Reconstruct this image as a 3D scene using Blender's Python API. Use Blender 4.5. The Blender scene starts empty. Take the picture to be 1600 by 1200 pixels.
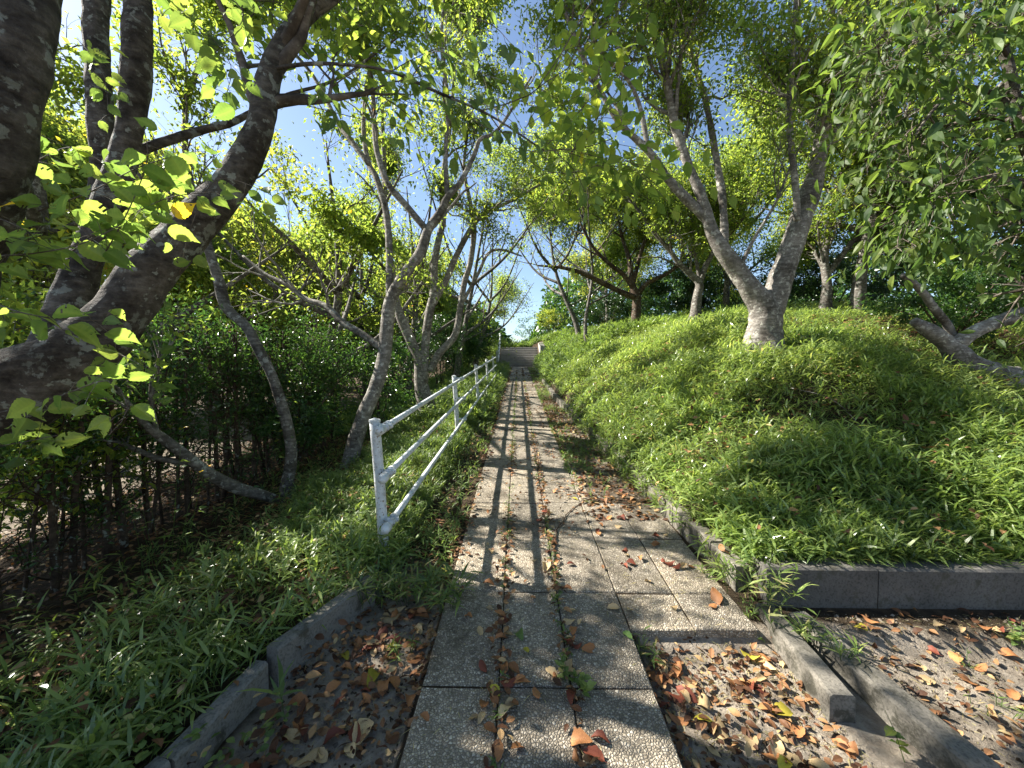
import bpy, math, random
import numpy as np
from mathutils import Vector, Matrix, noise as mnoise

# ------------------------------------------------------------------ camera, sky, sun
scn = bpy.context.scene
COL = scn.collection
F = 600.0                      # focal length in pixels of the 1600 px wide photograph
cam_d = bpy.data.cameras.new("camera")
cam = bpy.data.objects.new("camera", cam_d)
COL.objects.link(cam)
cam_d.sensor_width = 36.0
cam_d.lens = 36.0 * F / 1600.0
cam_d.clip_start = 0.05
cam_d.clip_end = 500.0
cam.location = (0, 0, 1.6)
cam.rotation_euler = (math.radians(88.0), 0, math.radians(0.955))
scn.camera = cam

SUN_TO = Vector((-1.12, 0.35, 1.02)).normalized()
world = bpy.data.worlds.new("World")
scn.world = world
world.use_nodes = True
wn = world.node_tree
wn.nodes.clear()
sky = wn.nodes.new("ShaderNodeTexSky")
sky.sky_type = 'NISHITA'
sky.sun_disc = False
sky.sun_elevation = math.asin(SUN_TO.z)
sky.sun_rotation = math.atan2(SUN_TO.x, SUN_TO.y)
sky.air_density = 1.0
sky.dust_density = 0.6
sky.ozone_density = 1.6
bg = wn.nodes.new("ShaderNodeBackground")
bg.inputs[1].default_value = 0.06
wo = wn.nodes.new("ShaderNodeOutputWorld")
wn.links.new(sky.outputs[0], bg.inputs[0])
wn.links.new(bg.outputs[0], wo.inputs[0])

sun_d = bpy.data.lights.new("sun", 'SUN')
sun_d.energy = 5.0
sun_d.angle = math.radians(0.5)
sun_d.color = (1.0, 0.95, 0.86)
sun = bpy.data.objects.new("sun", sun_d)
COL.objects.link(sun)
sun.rotation_euler = (-SUN_TO).to_track_quat('-Z', 'Y').to_euler()

scn.view_settings.view_transform = 'Standard'
scn.view_settings.look = 'None'
scn.view_settings.exposure = 1.9
scn.view_settings.gamma = 1.0
scn.cycles.max_bounces = 6
scn.cycles.diffuse_bounces = 3
scn.cycles.glossy_bounces = 2
scn.cycles.transmission_bounces = 4
scn.cycles.sample_clamp_indirect = 6.0
scn.cycles.use_denoising = True

# ------------------------------------------------------------------ helpers
R_CAM = np.array(cam.rotation_euler.to_matrix())
C_CAM = np.array(cam.location)


def at(px, py, d):
    """world point seen at photo pixel (px, py) at depth d along the view axis"""
    v = np.array([(px - 800.0) / F, -(py - 600.0) / F, -1.0]) * d
    return C_CAM + R_CAM @ v


def sstep(a, b, x):
    t = np.clip((np.asarray(x, float) - a) / (b - a), 0, 1)
    return t * t * (3 - 2 * t)


SL = 0.0715


def plane(y):
    y = np.asarray(y, float)
    z = SL * np.clip(y, -2, 26)
    z = z + np.clip((y - 26.0) / 2.4, 0, 1) * 1.45
    return z


def kx(y):
    return np.maximum(1.44 - 0.05 * (np.asarray(y, float) - 2.1), 1.0)


def vnoise(x, y, s, seed=0.0):
    """cheap smooth value noise, vectorised"""
    x = np.asarray(x, float) * s + seed * 17.3
    y = np.asarray(y, float) * s + seed * 9.7
    xi = np.floor(x); yi = np.floor(y)
    fx = x - xi; fy = y - yi
    fx = fx * fx * (3 - 2 * fx); fy = fy * fy * (3 - 2 * fy)

    def h(a, b):
        v = np.sin(a * 127.1 + b * 311.7 + seed * 13.1) * 43758.5453
        return v - np.floor(v)
    return (h(xi, yi) * (1 - fx) * (1 - fy) + h(xi + 1, yi) * fx * (1 - fy)
            + h(xi, yi + 1) * (1 - fx) * fy + h(xi + 1, yi + 1) * fx * fy) * 2 - 1


WALL_Y = 2.3


def kline(y):
    """where the bank on the left begins, along the back of the left kerbs"""
    return np.interp(y, [0.9, 1.25, 1.78, 1.80, 2.24, 2.42, 4.0, 30.0], [-1.38, -1.26, -1.195, -1.16, -0.94, -0.915, -0.86, -0.86])



def gz(x, y):
    """height of the ground"""
    x = np.asarray(x, float); y = np.asarray(y, float)
    z = plane(y)
    k = kx(y)
    # path bed (slabs stand 1 cm proud)
    bed = 0.004 * np.ones_like(x)
    # mound on the right
    dx = np.clip(x - k, 0, None)
    dy = np.clip(y - WALL_Y - 0.18, 0, None)
    h = 0.16 + 2.35 * (1 - np.exp(-dx / 2.2)) * (1 - np.exp(-dy / 2.2)) * (1 - 0.62 * sstep(23, 30, y)) \
        + 0.05 * sstep(0.0, 1.0, dx) * (1 - sstep(0, 2, dy))
    h = h - 0.34 * np.clip(x - 4.2, 0, 4) * np.exp(-((y - 3.5) / 3.5) ** 2)
    h = h + 0.05 * vnoise(x, y, 1.3, 1) * sstep(0.3, 1.2, dx) + 0.12 * vnoise(x, y, 0.45, 2) * sstep(0.8, 2, dx)
    inh = sstep(k + 0.02, k + 0.10, x) * sstep(WALL_Y + 0.03, WALL_Y + 0.10, y)
    # bank on the left
    kl = kline(y)
    dl = np.clip(kl - x, 0, None)
    lh = 0.04 - 0.14 * np.clip(dl - 0.4, 0, 3.3) + 0.035 * vnoise(x, y, 1.7, 3) * sstep(0.1, 0.6, dl)
    lh = lh - 0.5 * sstep(6, 14, dl)
    inl = sstep(kl - 0.03, kl - 0.10, x)
    # bare soil pockets at the front
    pk = (x > 0.62) & (y < 2.1)
    pr = -0.09 * sstep(2.14, 2.06, y) * sstep(0.60, 0.66, x)
    pl = -0.07 * sstep(-0.45, -0.50, x) * sstep(3.2, 2.6, y)
    rough = 0.012 * vnoise(x, y, 6.0, 4) + 0.006 * vnoise(x, y, 17.0, 5)
    offp = np.clip(sstep(-0.47, -0.55, x) + sstep(0.6, 0.7, x) * (sstep(2.12, 2.05, y) + sstep(3.7, 3.9, y)), 0, 1)
    b = bed + pr + pl + rough * offp
    out = z + b * (1 - inh) * (1 - inl) + h * inh + lh * inl
    out = out - 0.6 * (np.abs(x - 0.07) < 1.3) * (y > 26.05) * (y < 28.6)
    return out


# fast mesh construction ---------------------------------------------------------
def mesh_np(name, verts, faces, rnd=None, smooth=False):
    """faces: list of (n,k) int arrays"""
    me = bpy.data.meshes.new(name)
    verts = np.ascontiguousarray(verts, np.float32)
    me.vertices.add(len(verts))
    me.vertices.foreach_set("co", verts.ravel())
    loops = np.concatenate([f.ravel() for f in faces]).astype(np.int32)
    tot = np.concatenate([np.full(len(f), f.shape[1], np.int32) for f in faces])
    start = np.concatenate([[0], np.cumsum(tot)[:-1]]).astype(np.int32)
    me.loops.add(len(loops))
    me.loops.foreach_set("vertex_index", loops)
    me.polygons.add(len(tot))
    me.polygons.foreach_set("loop_start", start)
    me.polygons.foreach_set("loop_total", tot)
    me.polygons.foreach_set("use_smooth", np.full(len(tot), smooth, bool))
    if rnd is not None:
        a = me.attributes.new("rnd", 'FLOAT', 'POINT')
        a.data.foreach_set("value", np.ascontiguousarray(rnd, np.float32))
    me.update(calc_edges=True)
    return me


class MB:
    """collects geometry to be linked as ONE mesh"""
    def __init__(self):
        self.v = []; self.f = []; self.r = []; self.n = 0

    def add(self, v, faces, rnd=None):
        v = np.asarray(v, float).reshape(-1, 3)
        self.v.append(v)
        for f in faces:
            f = np.asarray(f, int)
            if f.size:
                self.f.append(f + self.n)
        self.r.append(np.zeros(len(v)) if rnd is None else np.broadcast_to(rnd, (len(v),)))
        self.n += len(v)

    def build(self, name, mat, parent=None, smooth=False, origin=None):
        v = np.concatenate(self.v)
        if parent is not None:
            v = v - np.array(parent.matrix_basis.translation)
        elif origin is not None:
            v = v - np.array(origin)
        me = mesh_np(name, v, self.f, np.concatenate(self.r), smooth)
        me.materials.append(mat)
        o = bpy.data.objects.new(name, me)
        COL.objects.link(o)
        if parent is not None:
            o.parent = parent
        elif origin is not None:
            o.location = origin
        return o


def tag(o, label=None, cat=None, group=None, kind=None):
    if label: o['label'] = label
    if cat: o['category'] = cat
    if group: o['group'] = group
    if kind: o['kind'] = kind
    return o


def empty(name, loc, label, cat, group=None):
    o = bpy.data.objects.new(name, None)
    COL.objects.link(o)
    o.location = [float(c) for c in loc]
    o.empty_display_size = 0.1
    tag(o, label, cat, group)
    return o


def norm(a):
    return a / np.maximum(np.linalg.norm(a, axis=-1, keepdims=True), 1e-9)


def resample(pts, rad, n):
    """Catmull-Rom through control points, n samples"""
    P = np.asarray(pts, float); r = np.asarray(rad, float)
    m = len(P)
    if m == 2:
        t = np.linspace(0, 1, n)[:, None]
        return P[0] * (1 - t) + P[1] * t, r[0] * (1 - t[:, 0]) + r[1] * t[:, 0]
    L = np.concatenate([[0], np.cumsum(np.linalg.norm(np.diff(P, axis=0), axis=1))])
    s = np.linspace(0, L[-1], n)
    k = np.clip(np.searchsorted(L, s, side='right') - 1, 0, m - 2)
    u = ((s - L[k]) / np.maximum(L[k + 1] - L[k], 1e-9))[:, None]
    Pm = np.vstack([2 * P[0] - P[1], P, 2 * P[-1] - P[-2]])
    p0, p1, p2, p3 = Pm[k], Pm[k + 1], Pm[k + 2], Pm[k + 3]
    q = 0.5 * ((2 * p1) + (-p0 + p2) * u + (2 * p0 - 5 * p1 + 4 * p2 - p3) * u ** 2 + (-p0 + 3 * p1 - 3 * p2 + p3) * u ** 3)
    rr = np.interp(s, L, r)
    return q, rr


def tube(mb, pts, rad, sides=12, rough=0.0, seed=0.0, cap=True, fscale=1.0):
    """one swept tube, surface roughened with noise"""
    P = np.asarray(pts, float); rad = np.asarray(rad, float)
    n = len(P)
    T = norm(np.gradient(P, axis=0))
    N = np.zeros_like(P)
    ref = np.array([0, 0, 1.0]) if abs(T[0][2]) < 0.9 else np.array([1.0, 0, 0])
    v = np.cross(T[0], ref); v /= np.linalg.norm(v)
    for i in range(n):
        v = v - T[i] * np.dot(v, T[i]); v /= np.linalg.norm(v)
        N[i] = v
    B = np.cross(T, N)
    a = np.linspace(0, 2 * math.pi, sides, endpoint=False)
    ca, sa = np.cos(a), np.sin(a)
    D = N[:, None, :] * ca[None, :, None] + B[:, None, :] * sa[None, :, None]
    rr = np.broadcast_to(rad[:, None], (n, sides)).copy()
    if rough > 0:
        for i in range(n):
            for j in range(sides):
                q = (P[i] + D[i, j] * rad[i]) * 3.5 * fscale + seed
                q2 = q * 3.7
                rr[i, j] *= 1 + rough * (mnoise.noise(Vector(q)) + 0.5 * mnoise.noise(Vector(q2)))
    V = P[:, None, :] + D * rr[:, :, None]
    V = V.reshape(-1, 3)
    i = np.arange(n - 1)[:, None]; j = np.arange(sides)[None, :]
    jn = (j + 1) % sides
    f = np.stack([i * sides + j, i * sides + jn, (i + 1) * sides + jn, (i + 1) * sides + j], -1).reshape(-1, 4)
    fs = [f]
    if cap:
        V = np.vstack([V, P[0] - T[0] * rad[0] * 0.2, P[-1] + T[-1] * rad[-1] * 0.35])
        jj = np.arange(sides); jjn = (jj + 1) % sides
        b0 = n * sides
        fs.append(np.stack([jjn, jj, np.full(sides, b0)], -1))
        fs.append(np.stack([(n - 1) * sides + jj, (n - 1) * sides + jjn, np.full(sides, b0 + 1)], -1))
    mb.add(V, fs)


def tubes_batch(mb, P, rad, sides=3):
    """many thin tubes: P (N,S,3), rad (N,S)"""
    N_, S = P.shape[:2]
    T = norm(np.gradient(P, axis=1))
    ref = np.zeros_like(T); ref[..., 0] = 0.31; ref[..., 1] = 0.2; ref[..., 2] = 0.93
    U = norm(np.cross(T, ref)); W = np.cross(T, U)
    a = np.linspace(0, 2 * math.pi, sides, endpoint=False)
    V = P[:, :, None, :] + (U[:, :, None, :] * np.cos(a)[None, None, :, None]
                            + W[:, :, None, :] * np.sin(a)[None, None, :, None]) * rad[:, :, None, None]
    b = (np.arange(N_) * S * sides)[:, None, None]
    i = np.arange(S - 1)[None, :, None]; j = np.arange(sides)[None, None, :]
    jn = (j + 1) % sides
    f = np.stack([b + i * sides + j, b + i * sides + jn, b + (i + 1) * sides + jn, b + (i + 1) * sides + j], -1).reshape(-1, 4)
    mb.add(V.reshape(-1, 3), [f])


# leaf templates: x along leaf (0..1), y across, z up
LEAF_LOW = (np.array([[0, 0, 0], [0.42, 0.5, 0.10], [1, 0, -0.12], [0.42, -0.5, 0.10], [0.45, 0, 0.03]]),
            [np.array([[0, 4, 1], [4, 2, 1], [0, 3, 4], [4, 3, 2]])])
LEAF_QUAD = (np.array([[0, 0, 0], [0.42, 0.5, 0.10], [1, 0, -0.12], [0.45, -0.5, 0.10]]),
             [np.array([[0, 2, 1], [0, 3, 2]])])
LEAF_MED = (np.array([[0, 0, 0], [0.16, 0.30, 0.05], [0.20, 0, 0.02], [0.16, -0.30, 0.05], [0.42, 0.50, 0.08], [0.44, 0, 0.015], [0.42, -0.48, 0.07],
                      [0.70, 0.33, 0.0], [0.72, 0, -0.05], [0.70, -0.35, 0.01], [0.88, 0.10, -0.09], [0.88, -0.10, -0.09], [1.0, 0.01, -0.17]]),
            [np.array([[0, 2, 1], [0, 3, 2], [8, 12, 10], [8, 11, 12]]), np.array([[1, 2, 5, 4], [2, 3, 6, 5], [4, 5, 8, 7], [5, 6, 9, 8]]), np.array([[7, 8, 10], [8, 9, 11]])])
BLADE = (np.array([[0, 0, 0], [0.28, 0.5, 0.02], [0.30, -0.5, 0.02], [0.66, 0.36, -0.06], [0.68, -0.36, -0.06], [1, 0, -0.24]]),
         [np.array([[0, 2, 1], [3, 4, 5]]), np.array([[1, 2, 4, 3]])])


def leaf_hi(nx=9, seed=0, serr=0.05, holes=True):
    """broad serrated leaf: a grid folded at the midrib with drawn-out tip"""
    rng = np.random.default_rng(seed)
    vs = []
    ys = np.array([-1, -0.5, 0, 0.5, 1])
    for i in range(nx * 2 + 1):
        t = i / (nx * 2)
        w = 0.5 * (math.sin(math.pi * min(1, t ** 0.66)) ** 0.95) if t < 1 else 0
        w *= (1 - 0.45 * sstep(0.6, 0.95, t))
        ser = 1 + (serr if i % 2 else -serr)
        for y in ys:
            vs.append([t - 0.035 * abs(y) * (1 - t), y * w * (ser if abs(y) == 1 else 1),
                       0.10 * abs(y) * w * 2 - 0.22 * t * t + 0.03 * math.sin(t * 9 + y * 3 + seed) * (abs(y))])
    fs = []
    for i in range(nx * 2):
        for j in range(4):
            if holes and rng.random() < 0.085 and 2 < i < nx * 2 - 2:
                continue
            a = i * 5 + j
            fs.append([a, a + 5, a + 6, a + 1])
    off = np.array([[0.0, (-0.10 if i % 2 else 0.02), 0.22, (-0.10 if i % 2 else 0.02), 0.0] for i in range(nx * 2 + 1)]).ravel()
    return np.array(vs), [np.array(fs)], off


LEAF_HI = [leaf_hi(8, s) for s in range(5)]


def leaves(mb, P, D, Nn, L, W, tmpl, rng, r=None):
    """instance a leaf template: P base, D direction, Nn normal, L length, W width"""
    n = len(P)
    if n == 0:
        return
    X = norm(D)
    Z = norm(Nn - X * np.sum(Nn * X, -1, keepdims=True))
    Y = np.cross(Z, X)
    L = np.broadcast_to(L, (n,)); W = np.broadcast_to(W, (n,))
    tv, tf = tmpl[:2]
    V = (P[:, None, :] + X[:, None, :] * (tv[None, :, 0, None] * L[:, None, None])
         + Y[:, None, :] * (tv[None, :, 1, None] * W[:, None, None])
         + Z[:, None, :] * (tv[None, :, 2, None] * L[:, None, None]))
    k = len(tv)
    base = (np.arange(n) * k)
    fs = [(f[None] + base[:, None, None]).reshape(-1, f.shape[1]) for f in tf]
    if r is None:
        r = rng.random(n)
    rr_ = np.repeat(r, k) if len(tmpl) < 3 else (np.clip(r[:, None] + tmpl[2][None], 0, 1) if False else np.where(r[:, None] < 0.9, np.clip(r[:, None] + tmpl[2][None], 0, 0.91), r[:, None])).ravel()
    mb.add(V.reshape(-1, 3), fs, rr_)


# ------------------------------------------------------------------ materials
def new_mat(name):
    m = bpy.data.materials.new(name)
    m.use_nodes = True
    nt = m.node_tree
    nt.nodes.clear()
    return m, nt


def N(nt, typ, **kw):
    n = nt.nodes.new(typ)
    for k, v in kw.items():
        if k.startswith('i_'):
            n.inputs[k[2:].replace('_', ' ')].default_value = v
        else:
            setattr(n, k, v)
    return n


def ramp(nt, stops, interp='LINEAR'):
    n = nt.nodes.new("ShaderNodeValToRGB")
    n.color_ramp.interpolation = interp
    e = n.color_ramp.elements
    while len(e) > 1:
        e.remove(e[-1])
    e[0].position = stops[0][0]; e[0].color = (*stops[0][1], 1)
    for p, c in stops[1:]:
        x = e.new(p); x.color = (*c, 1)
    return n


def foliage_mat(name, stops, trans=0.45, rough=0.45, spec=0.4, tboost=1.9):
    m, nt = new_mat(name)
    at_ = N(nt, "ShaderNodeAttribute", attribute_name="rnd")
    rp = ramp(nt, stops)
    nt.links.new(at_.outputs['Fac'], rp.inputs[0])
    geo = N(nt, "ShaderNodeTexCoord")
    no = N(nt, "ShaderNodeTexNoise"); no.inputs['Scale'].default_value = 1.1; no.inputs['Detail'].default_value = 2
    nt.links.new(geo.outputs['Object'], no.inputs['Vector'])
    hs = N(nt, "ShaderNodeHueSaturation")
    mr = N(nt, "ShaderNodeMapRange")
    mr.inputs['From Min'].default_value = 0.3; mr.inputs['From Max'].default_value = 0.7
    mr.inputs['To Min'].default_value = 0.75; mr.inputs['To Max'].default_value = 1.25
    nt.links.new(no.outputs['Fac'], mr.inputs['Value'])
    nt.links.new(mr.outputs[0], hs.inputs['Value'])
    nt.links.new(rp.outputs[0], hs.inputs['Color'])
    pb = N(nt, "ShaderNodeBsdfPrincipled")
    pb.inputs['Roughness'].default_value = rough
    pb.inputs['Specular IOR Level'].default_value = spec
    nt.links.new(hs.outputs[0], pb.inputs['Base Color'])
    tr = N(nt, "ShaderNodeBsdfTranslucent")
    tc = N(nt, "ShaderNodeMix", data_type='RGBA', blend_type='MULTIPLY')
    tc.inputs[0].default_value = 1.0
    tc.inputs[7].default_value = (tboost * 1.05, tboost * 1.03, tboost * 0.58, 1)
    nt.links.new(hs.outputs[0], tc.inputs[6])
    nt.links.new(tc.outputs[2], tr.inputs[0])
    mx = N(nt, "ShaderNodeMixShader"); mx.inputs[0].default_value = trans
    nt.links.new(pb.outputs[0], mx.inputs[1]); nt.links.new(tr.outputs[0], mx.inputs[2])
    out = N(nt, "ShaderNodeOutputMaterial")
    nt.links.new(mx.outputs[0], out.inputs[0])
    return m


M = {}
M['cherry'] = foliage_mat("cherry_leaf", [(0, (0.045, 0.08, 0.025)), (0.35, (0.10, 0.145, 0.035)), (0.75, (0.17, 0.21, 0.045)),
                                          (0.95, (0.20, 0.22, 0.03)), (0.985, (0.38, 0.24, 0.02)), (1, (0.35, 0.12, 0.02))], 0.6, 0.5, 0.3, tboost=2.8)
M['yellowish'] = foliage_mat("yellowing_leaf", [(0, (0.075, 0.115, 0.03)), (0.5, (0.155, 0.19, 0.045)), (0.85, (0.24, 0.25, 0.05)),
                                                (0.97, (0.42, 0.30, 0.03)), (1, (0.38, 0.14, 0.02))], 0.6, 0.5, 0.3, tboost=2.5)
M['cherry_shade'] = foliage_mat("shaded_cherry_leaf", [(0, (0.03, 0.06, 0.02)), (0.5, (0.08, 0.125, 0.032)), (0.9, (0.15, 0.19, 0.045)), (1, (0.22, 0.2, 0.05))], 0.5, 0.5, 0.3, 2.2)  # darker copy of the cherry leaf, with shade put into its colour
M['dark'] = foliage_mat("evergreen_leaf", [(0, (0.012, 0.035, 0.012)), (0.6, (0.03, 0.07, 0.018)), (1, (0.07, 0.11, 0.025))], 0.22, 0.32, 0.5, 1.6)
M['hedge'] = foliage_mat("hedge_leaf", [(0, (0.02, 0.055, 0.018)), (0.6, (0.045, 0.10, 0.025)), (1, (0.10, 0.16, 0.03))], 0.4, 0.33, 0.5, 2.0)
M['big'] = foliage_mat("broad_leaf", [(0, (0.07, 0.12, 0.035)), (0.6, (0.125, 0.18, 0.05)), (0.93, (0.18, 0.225, 0.06)), (0.97, (0.55, 0.33, 0.02)), (1, (0.5, 0.25, 0.02))], 0.5, 0.4, 0.4, 2.5)
M['bamboo'] = foliage_mat("bamboo_grass", [(0, (0.07, 0.12, 0.038)), (0.45, (0.18, 0.25, 0.07)), (0.8, (0.30, 0.36, 0.12)), (0.92, (0.36, 0.35, 0.16)), (1, (0.46, 0.38, 0.20))], 0.42, 0.27, 0.7, 1.9)
M['meadow'] = foliage_mat("bright_grass", [(0, (0.08, 0.13, 0.04)), (0.5, (0.14, 0.21, 0.055)), (0.9, (0.23, 0.29, 0.08)), (1, (0.42, 0.36, 0.15))], 0.4, 0.45, 0.4, 1.8)
M['dry'] = foliage_mat("dry_leaf", [(0, (0.05, 0.025, 0.015)), (0.35, (0.12, 0.055, 0.028)), (0.65, (0.24, 0.12, 0.055)), (0.9, (0.38, 0.22, 0.10)), (1, (0.48, 0.36, 0.18))], 0.15, 0.6, 0.2, 1.0)


def dry_mat(name, a, b, trans=0.15):
    m, nt = new_mat(name)
    tc = N(nt, "ShaderNodeTexCoord"); oi = N(nt, "ShaderNodeObjectInfo")
    no = N(nt, "ShaderNodeTexNoise"); no.inputs['Scale'].default_value = 45; no.inputs['Detail'].default_value = 4
    ad = N(nt, "ShaderNodeVectorMath", operation='ADD')
    nt.links.new(tc.outputs['Object'], ad.inputs[0]); nt.links.new(oi.outputs['Random'], ad.inputs[1])
    nt.links.new(ad.outputs[0], no.inputs['Vector'])
    rp = ramp(nt, [(0.3, a), (0.7, b)])
    nt.links.new(no.outputs['Fac'], rp.inputs[0])
    hs = N(nt, "ShaderNodeHueSaturation")
    mr = N(nt, "ShaderNodeMapRange"); mr.inputs['To Min'].default_value = 0.6; mr.inputs['To Max'].default_value = 1.35
    nt.links.new(oi.outputs['Random'], mr.inputs[0]); nt.links.new(mr.outputs[0], hs.inputs['Value'])
    nt.links.new(rp.outputs[0], hs.inputs['Color'])
    pb = N(nt, "ShaderNodeBsdfPrincipled"); pb.inputs['Roughness'].default_value = 0.6; pb.inputs['Specular IOR Level'].default_value = 0.25
    nt.links.new(hs.outputs[0], pb.inputs['Base Color'])
    tr = N(nt, "ShaderNodeBsdfTranslucent"); nt.links.new(hs.outputs[0], tr.inputs[0])
    mx = N(nt, "ShaderNodeMixShader"); mx.inputs[0].default_value = trans
    nt.links.new(pb.outputs[0], mx.inputs[1]); nt.links.new(tr.outputs[0], mx.inputs[2])
    out = N(nt, "ShaderNodeOutputMaterial"); nt.links.new(mx.outputs[0], out.inputs[0])
    return m


DRY = {
    'orange-brown': dry_mat("fallen_orange", (0.24, 0.09, 0.035), (0.48, 0.23, 0.09)),
    'dark red-brown': dry_mat("fallen_red", (0.09, 0.025, 0.018), (0.24, 0.07, 0.035)),
    'pale tan': dry_mat("fallen_tan", (0.38, 0.25, 0.12), (0.60, 0.45, 0.24)),
    'yellow': dry_mat("fallen_yellow", (0.45, 0.38, 0.04), (0.60, 0.50, 0.07), 0.3),
    'green': dry_mat("fallen_green", (0.14, 0.24, 0.06), (0.25, 0.36, 0.10), 0.3),
}


def bark_mat(name, dark, mid, light, streak=30.0, bump=0.012, lichen=0.35, lich_col=(0.30, 0.32, 0.27), scale=1.0):
    m, nt = new_mat(name)
    tc = N(nt, "ShaderNodeTexCoord")
    mp = N(nt, "ShaderNodeMapping"); mp.inputs['Scale'].default_value = (5 * scale, 5 * scale, streak * scale)
    nt.links.new(tc.outputs['Object'], mp.inputs[0])
    n1 = N(nt, "ShaderNodeTexNoise"); n1.inputs['Scale'].default_value = 1.6; n1.inputs['Detail'].default_value = 6; n1.inputs['Roughness'].default_value = 0.65
    nt.links.new(mp.outputs[0], n1.inputs['Vector'])
    n2 = N(nt, "ShaderNodeTexNoise"); n2.inputs['Scale'].default_value = 22 * scale; n2.inputs['Detail'].default_value = 6; n2.inputs['Roughness'].default_value = 0.7
    nt.links.new(tc.outputs['Object'], n2.inputs['Vector'])
    mixf = N(nt, "ShaderNodeMath", operation='ADD')
    h1 = N(nt, "ShaderNodeMath", operation='MULTIPLY'); h1.inputs[1].default_value = 0.5
    h2 = N(nt, "ShaderNodeMath", operation='MULTIPLY'); h2.inputs[1].default_value = 0.5
    nt.links.new(n1.outputs['Fac'], h1.inputs[0]); nt.links.new(n2.outputs['Fac'], h2.inputs[0])
    nt.links.new(h1.outputs[0], mixf.inputs[0]); nt.links.new(h2.outputs[0], mixf.inputs[1])
    rp = ramp(nt, [(0.36, dark), (0.5, mid), (0.64, light)])
    nt.links.new(mixf.outputs[0], rp.inputs[0])
    n3 = N(nt, "ShaderNodeTexNoise"); n3.inputs['Scale'].default_value = 16 * scale; n3.inputs['Detail'].default_value = 8; n3.inputs['Roughness'].default_value = 0.62
    nt.links.new(tc.outputs['Object'], n3.inputs['Vector'])
    lr = ramp(nt, [(0.62 - lichen * 0.2, (0, 0, 0)), (0.66 - lichen * 0.2, (1, 1, 1))])
    nt.links.new(n3.outputs['Fac'], lr.inputs[0])
    mx = N(nt, "ShaderNodeMix", data_type='RGBA')
    nt.links.new(lr.outputs[0], mx.inputs[0]); nt.links.new(rp.outputs[0], mx.inputs[6]); mx.inputs[7].default_value = (*lich_col, 1)
    n4 = N(nt, "ShaderNodeTexNoise"); n4.inputs['Scale'].default_value = 3.2; n4.inputs['Detail'].default_value = 5; n4.inputs['Roughness'].default_value = 0.6
    nt.links.new(tc.outputs['Object'], n4.inputs['Vector'])
    bl = ramp(nt, [(0.36, (0.42, 0.40, 0.37)), (0.5, (0.9, 0.89, 0.87)), (0.68, (1.25, 1.24, 1.2))]); nt.links.new(n4.outputs['Fac'], bl.inputs[0])
    m4 = N(nt, "ShaderNodeMix", data_type='RGBA', blend_type='MULTIPLY'); m4.inputs[0].default_value = 1.0
    nt.links.new(mx.outputs[2], m4.inputs[6]); nt.links.new(bl.outputs[0], m4.inputs[7])
    pb = N(nt, "ShaderNodeBsdfPrincipled"); pb.inputs['Roughness'].default_value = 0.85; pb.inputs['Specular IOR Level'].default_value = 0.2
    nt.links.new(m4.outputs[2], pb.inputs['Base Color'])
    bp = N(nt, "ShaderNodeBump"); bp.inputs['Distance'].default_value = bump; bp.inputs['Strength'].default_value = 0.9
    nt.links.new(mixf.outputs[0], bp.inputs['Height']); nt.links.new(bp.outputs[0], pb.inputs['Normal'])
    out = N(nt, "ShaderNodeOutputMaterial"); nt.links.new(pb.outputs[0], out.inputs[0])
    return m


M['bark_near'] = bark_mat("near_cherry_bark", (0.025, 0.020, 0.017), (0.085, 0.073, 0.062), (0.18, 0.16, 0.138), 16, 0.045, 0.30, (0.24, 0.25, 0.22))
M['bark_grey'] = bark_mat("grey_cherry_bark", (0.05, 0.044, 0.038), (0.115, 0.103, 0.09), (0.23, 0.215, 0.195), 26, 0.015, 0.3, (0.30, 0.30, 0.27))
M['bark_pale'] = bark_mat("pale_cherry_bark", (0.09, 0.08, 0.07), (0.175, 0.16, 0.143), (0.33, 0.31, 0.285), 20, 0.02, 0.3, (0.40, 0.39, 0.35))
M['bark_brown'] = bark_mat("brown_bark", (0.03, 0.02, 0.014), (0.075, 0.052, 0.036), (0.14, 0.10, 0.07), 12, 0.006, 0.1)
M['twig'] = bark_mat("twig_bark", (0.05, 0.04, 0.033), (0.11, 0.09, 0.075), (0.2, 0.175, 0.15), 10, 0.002, 0.1)


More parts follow.
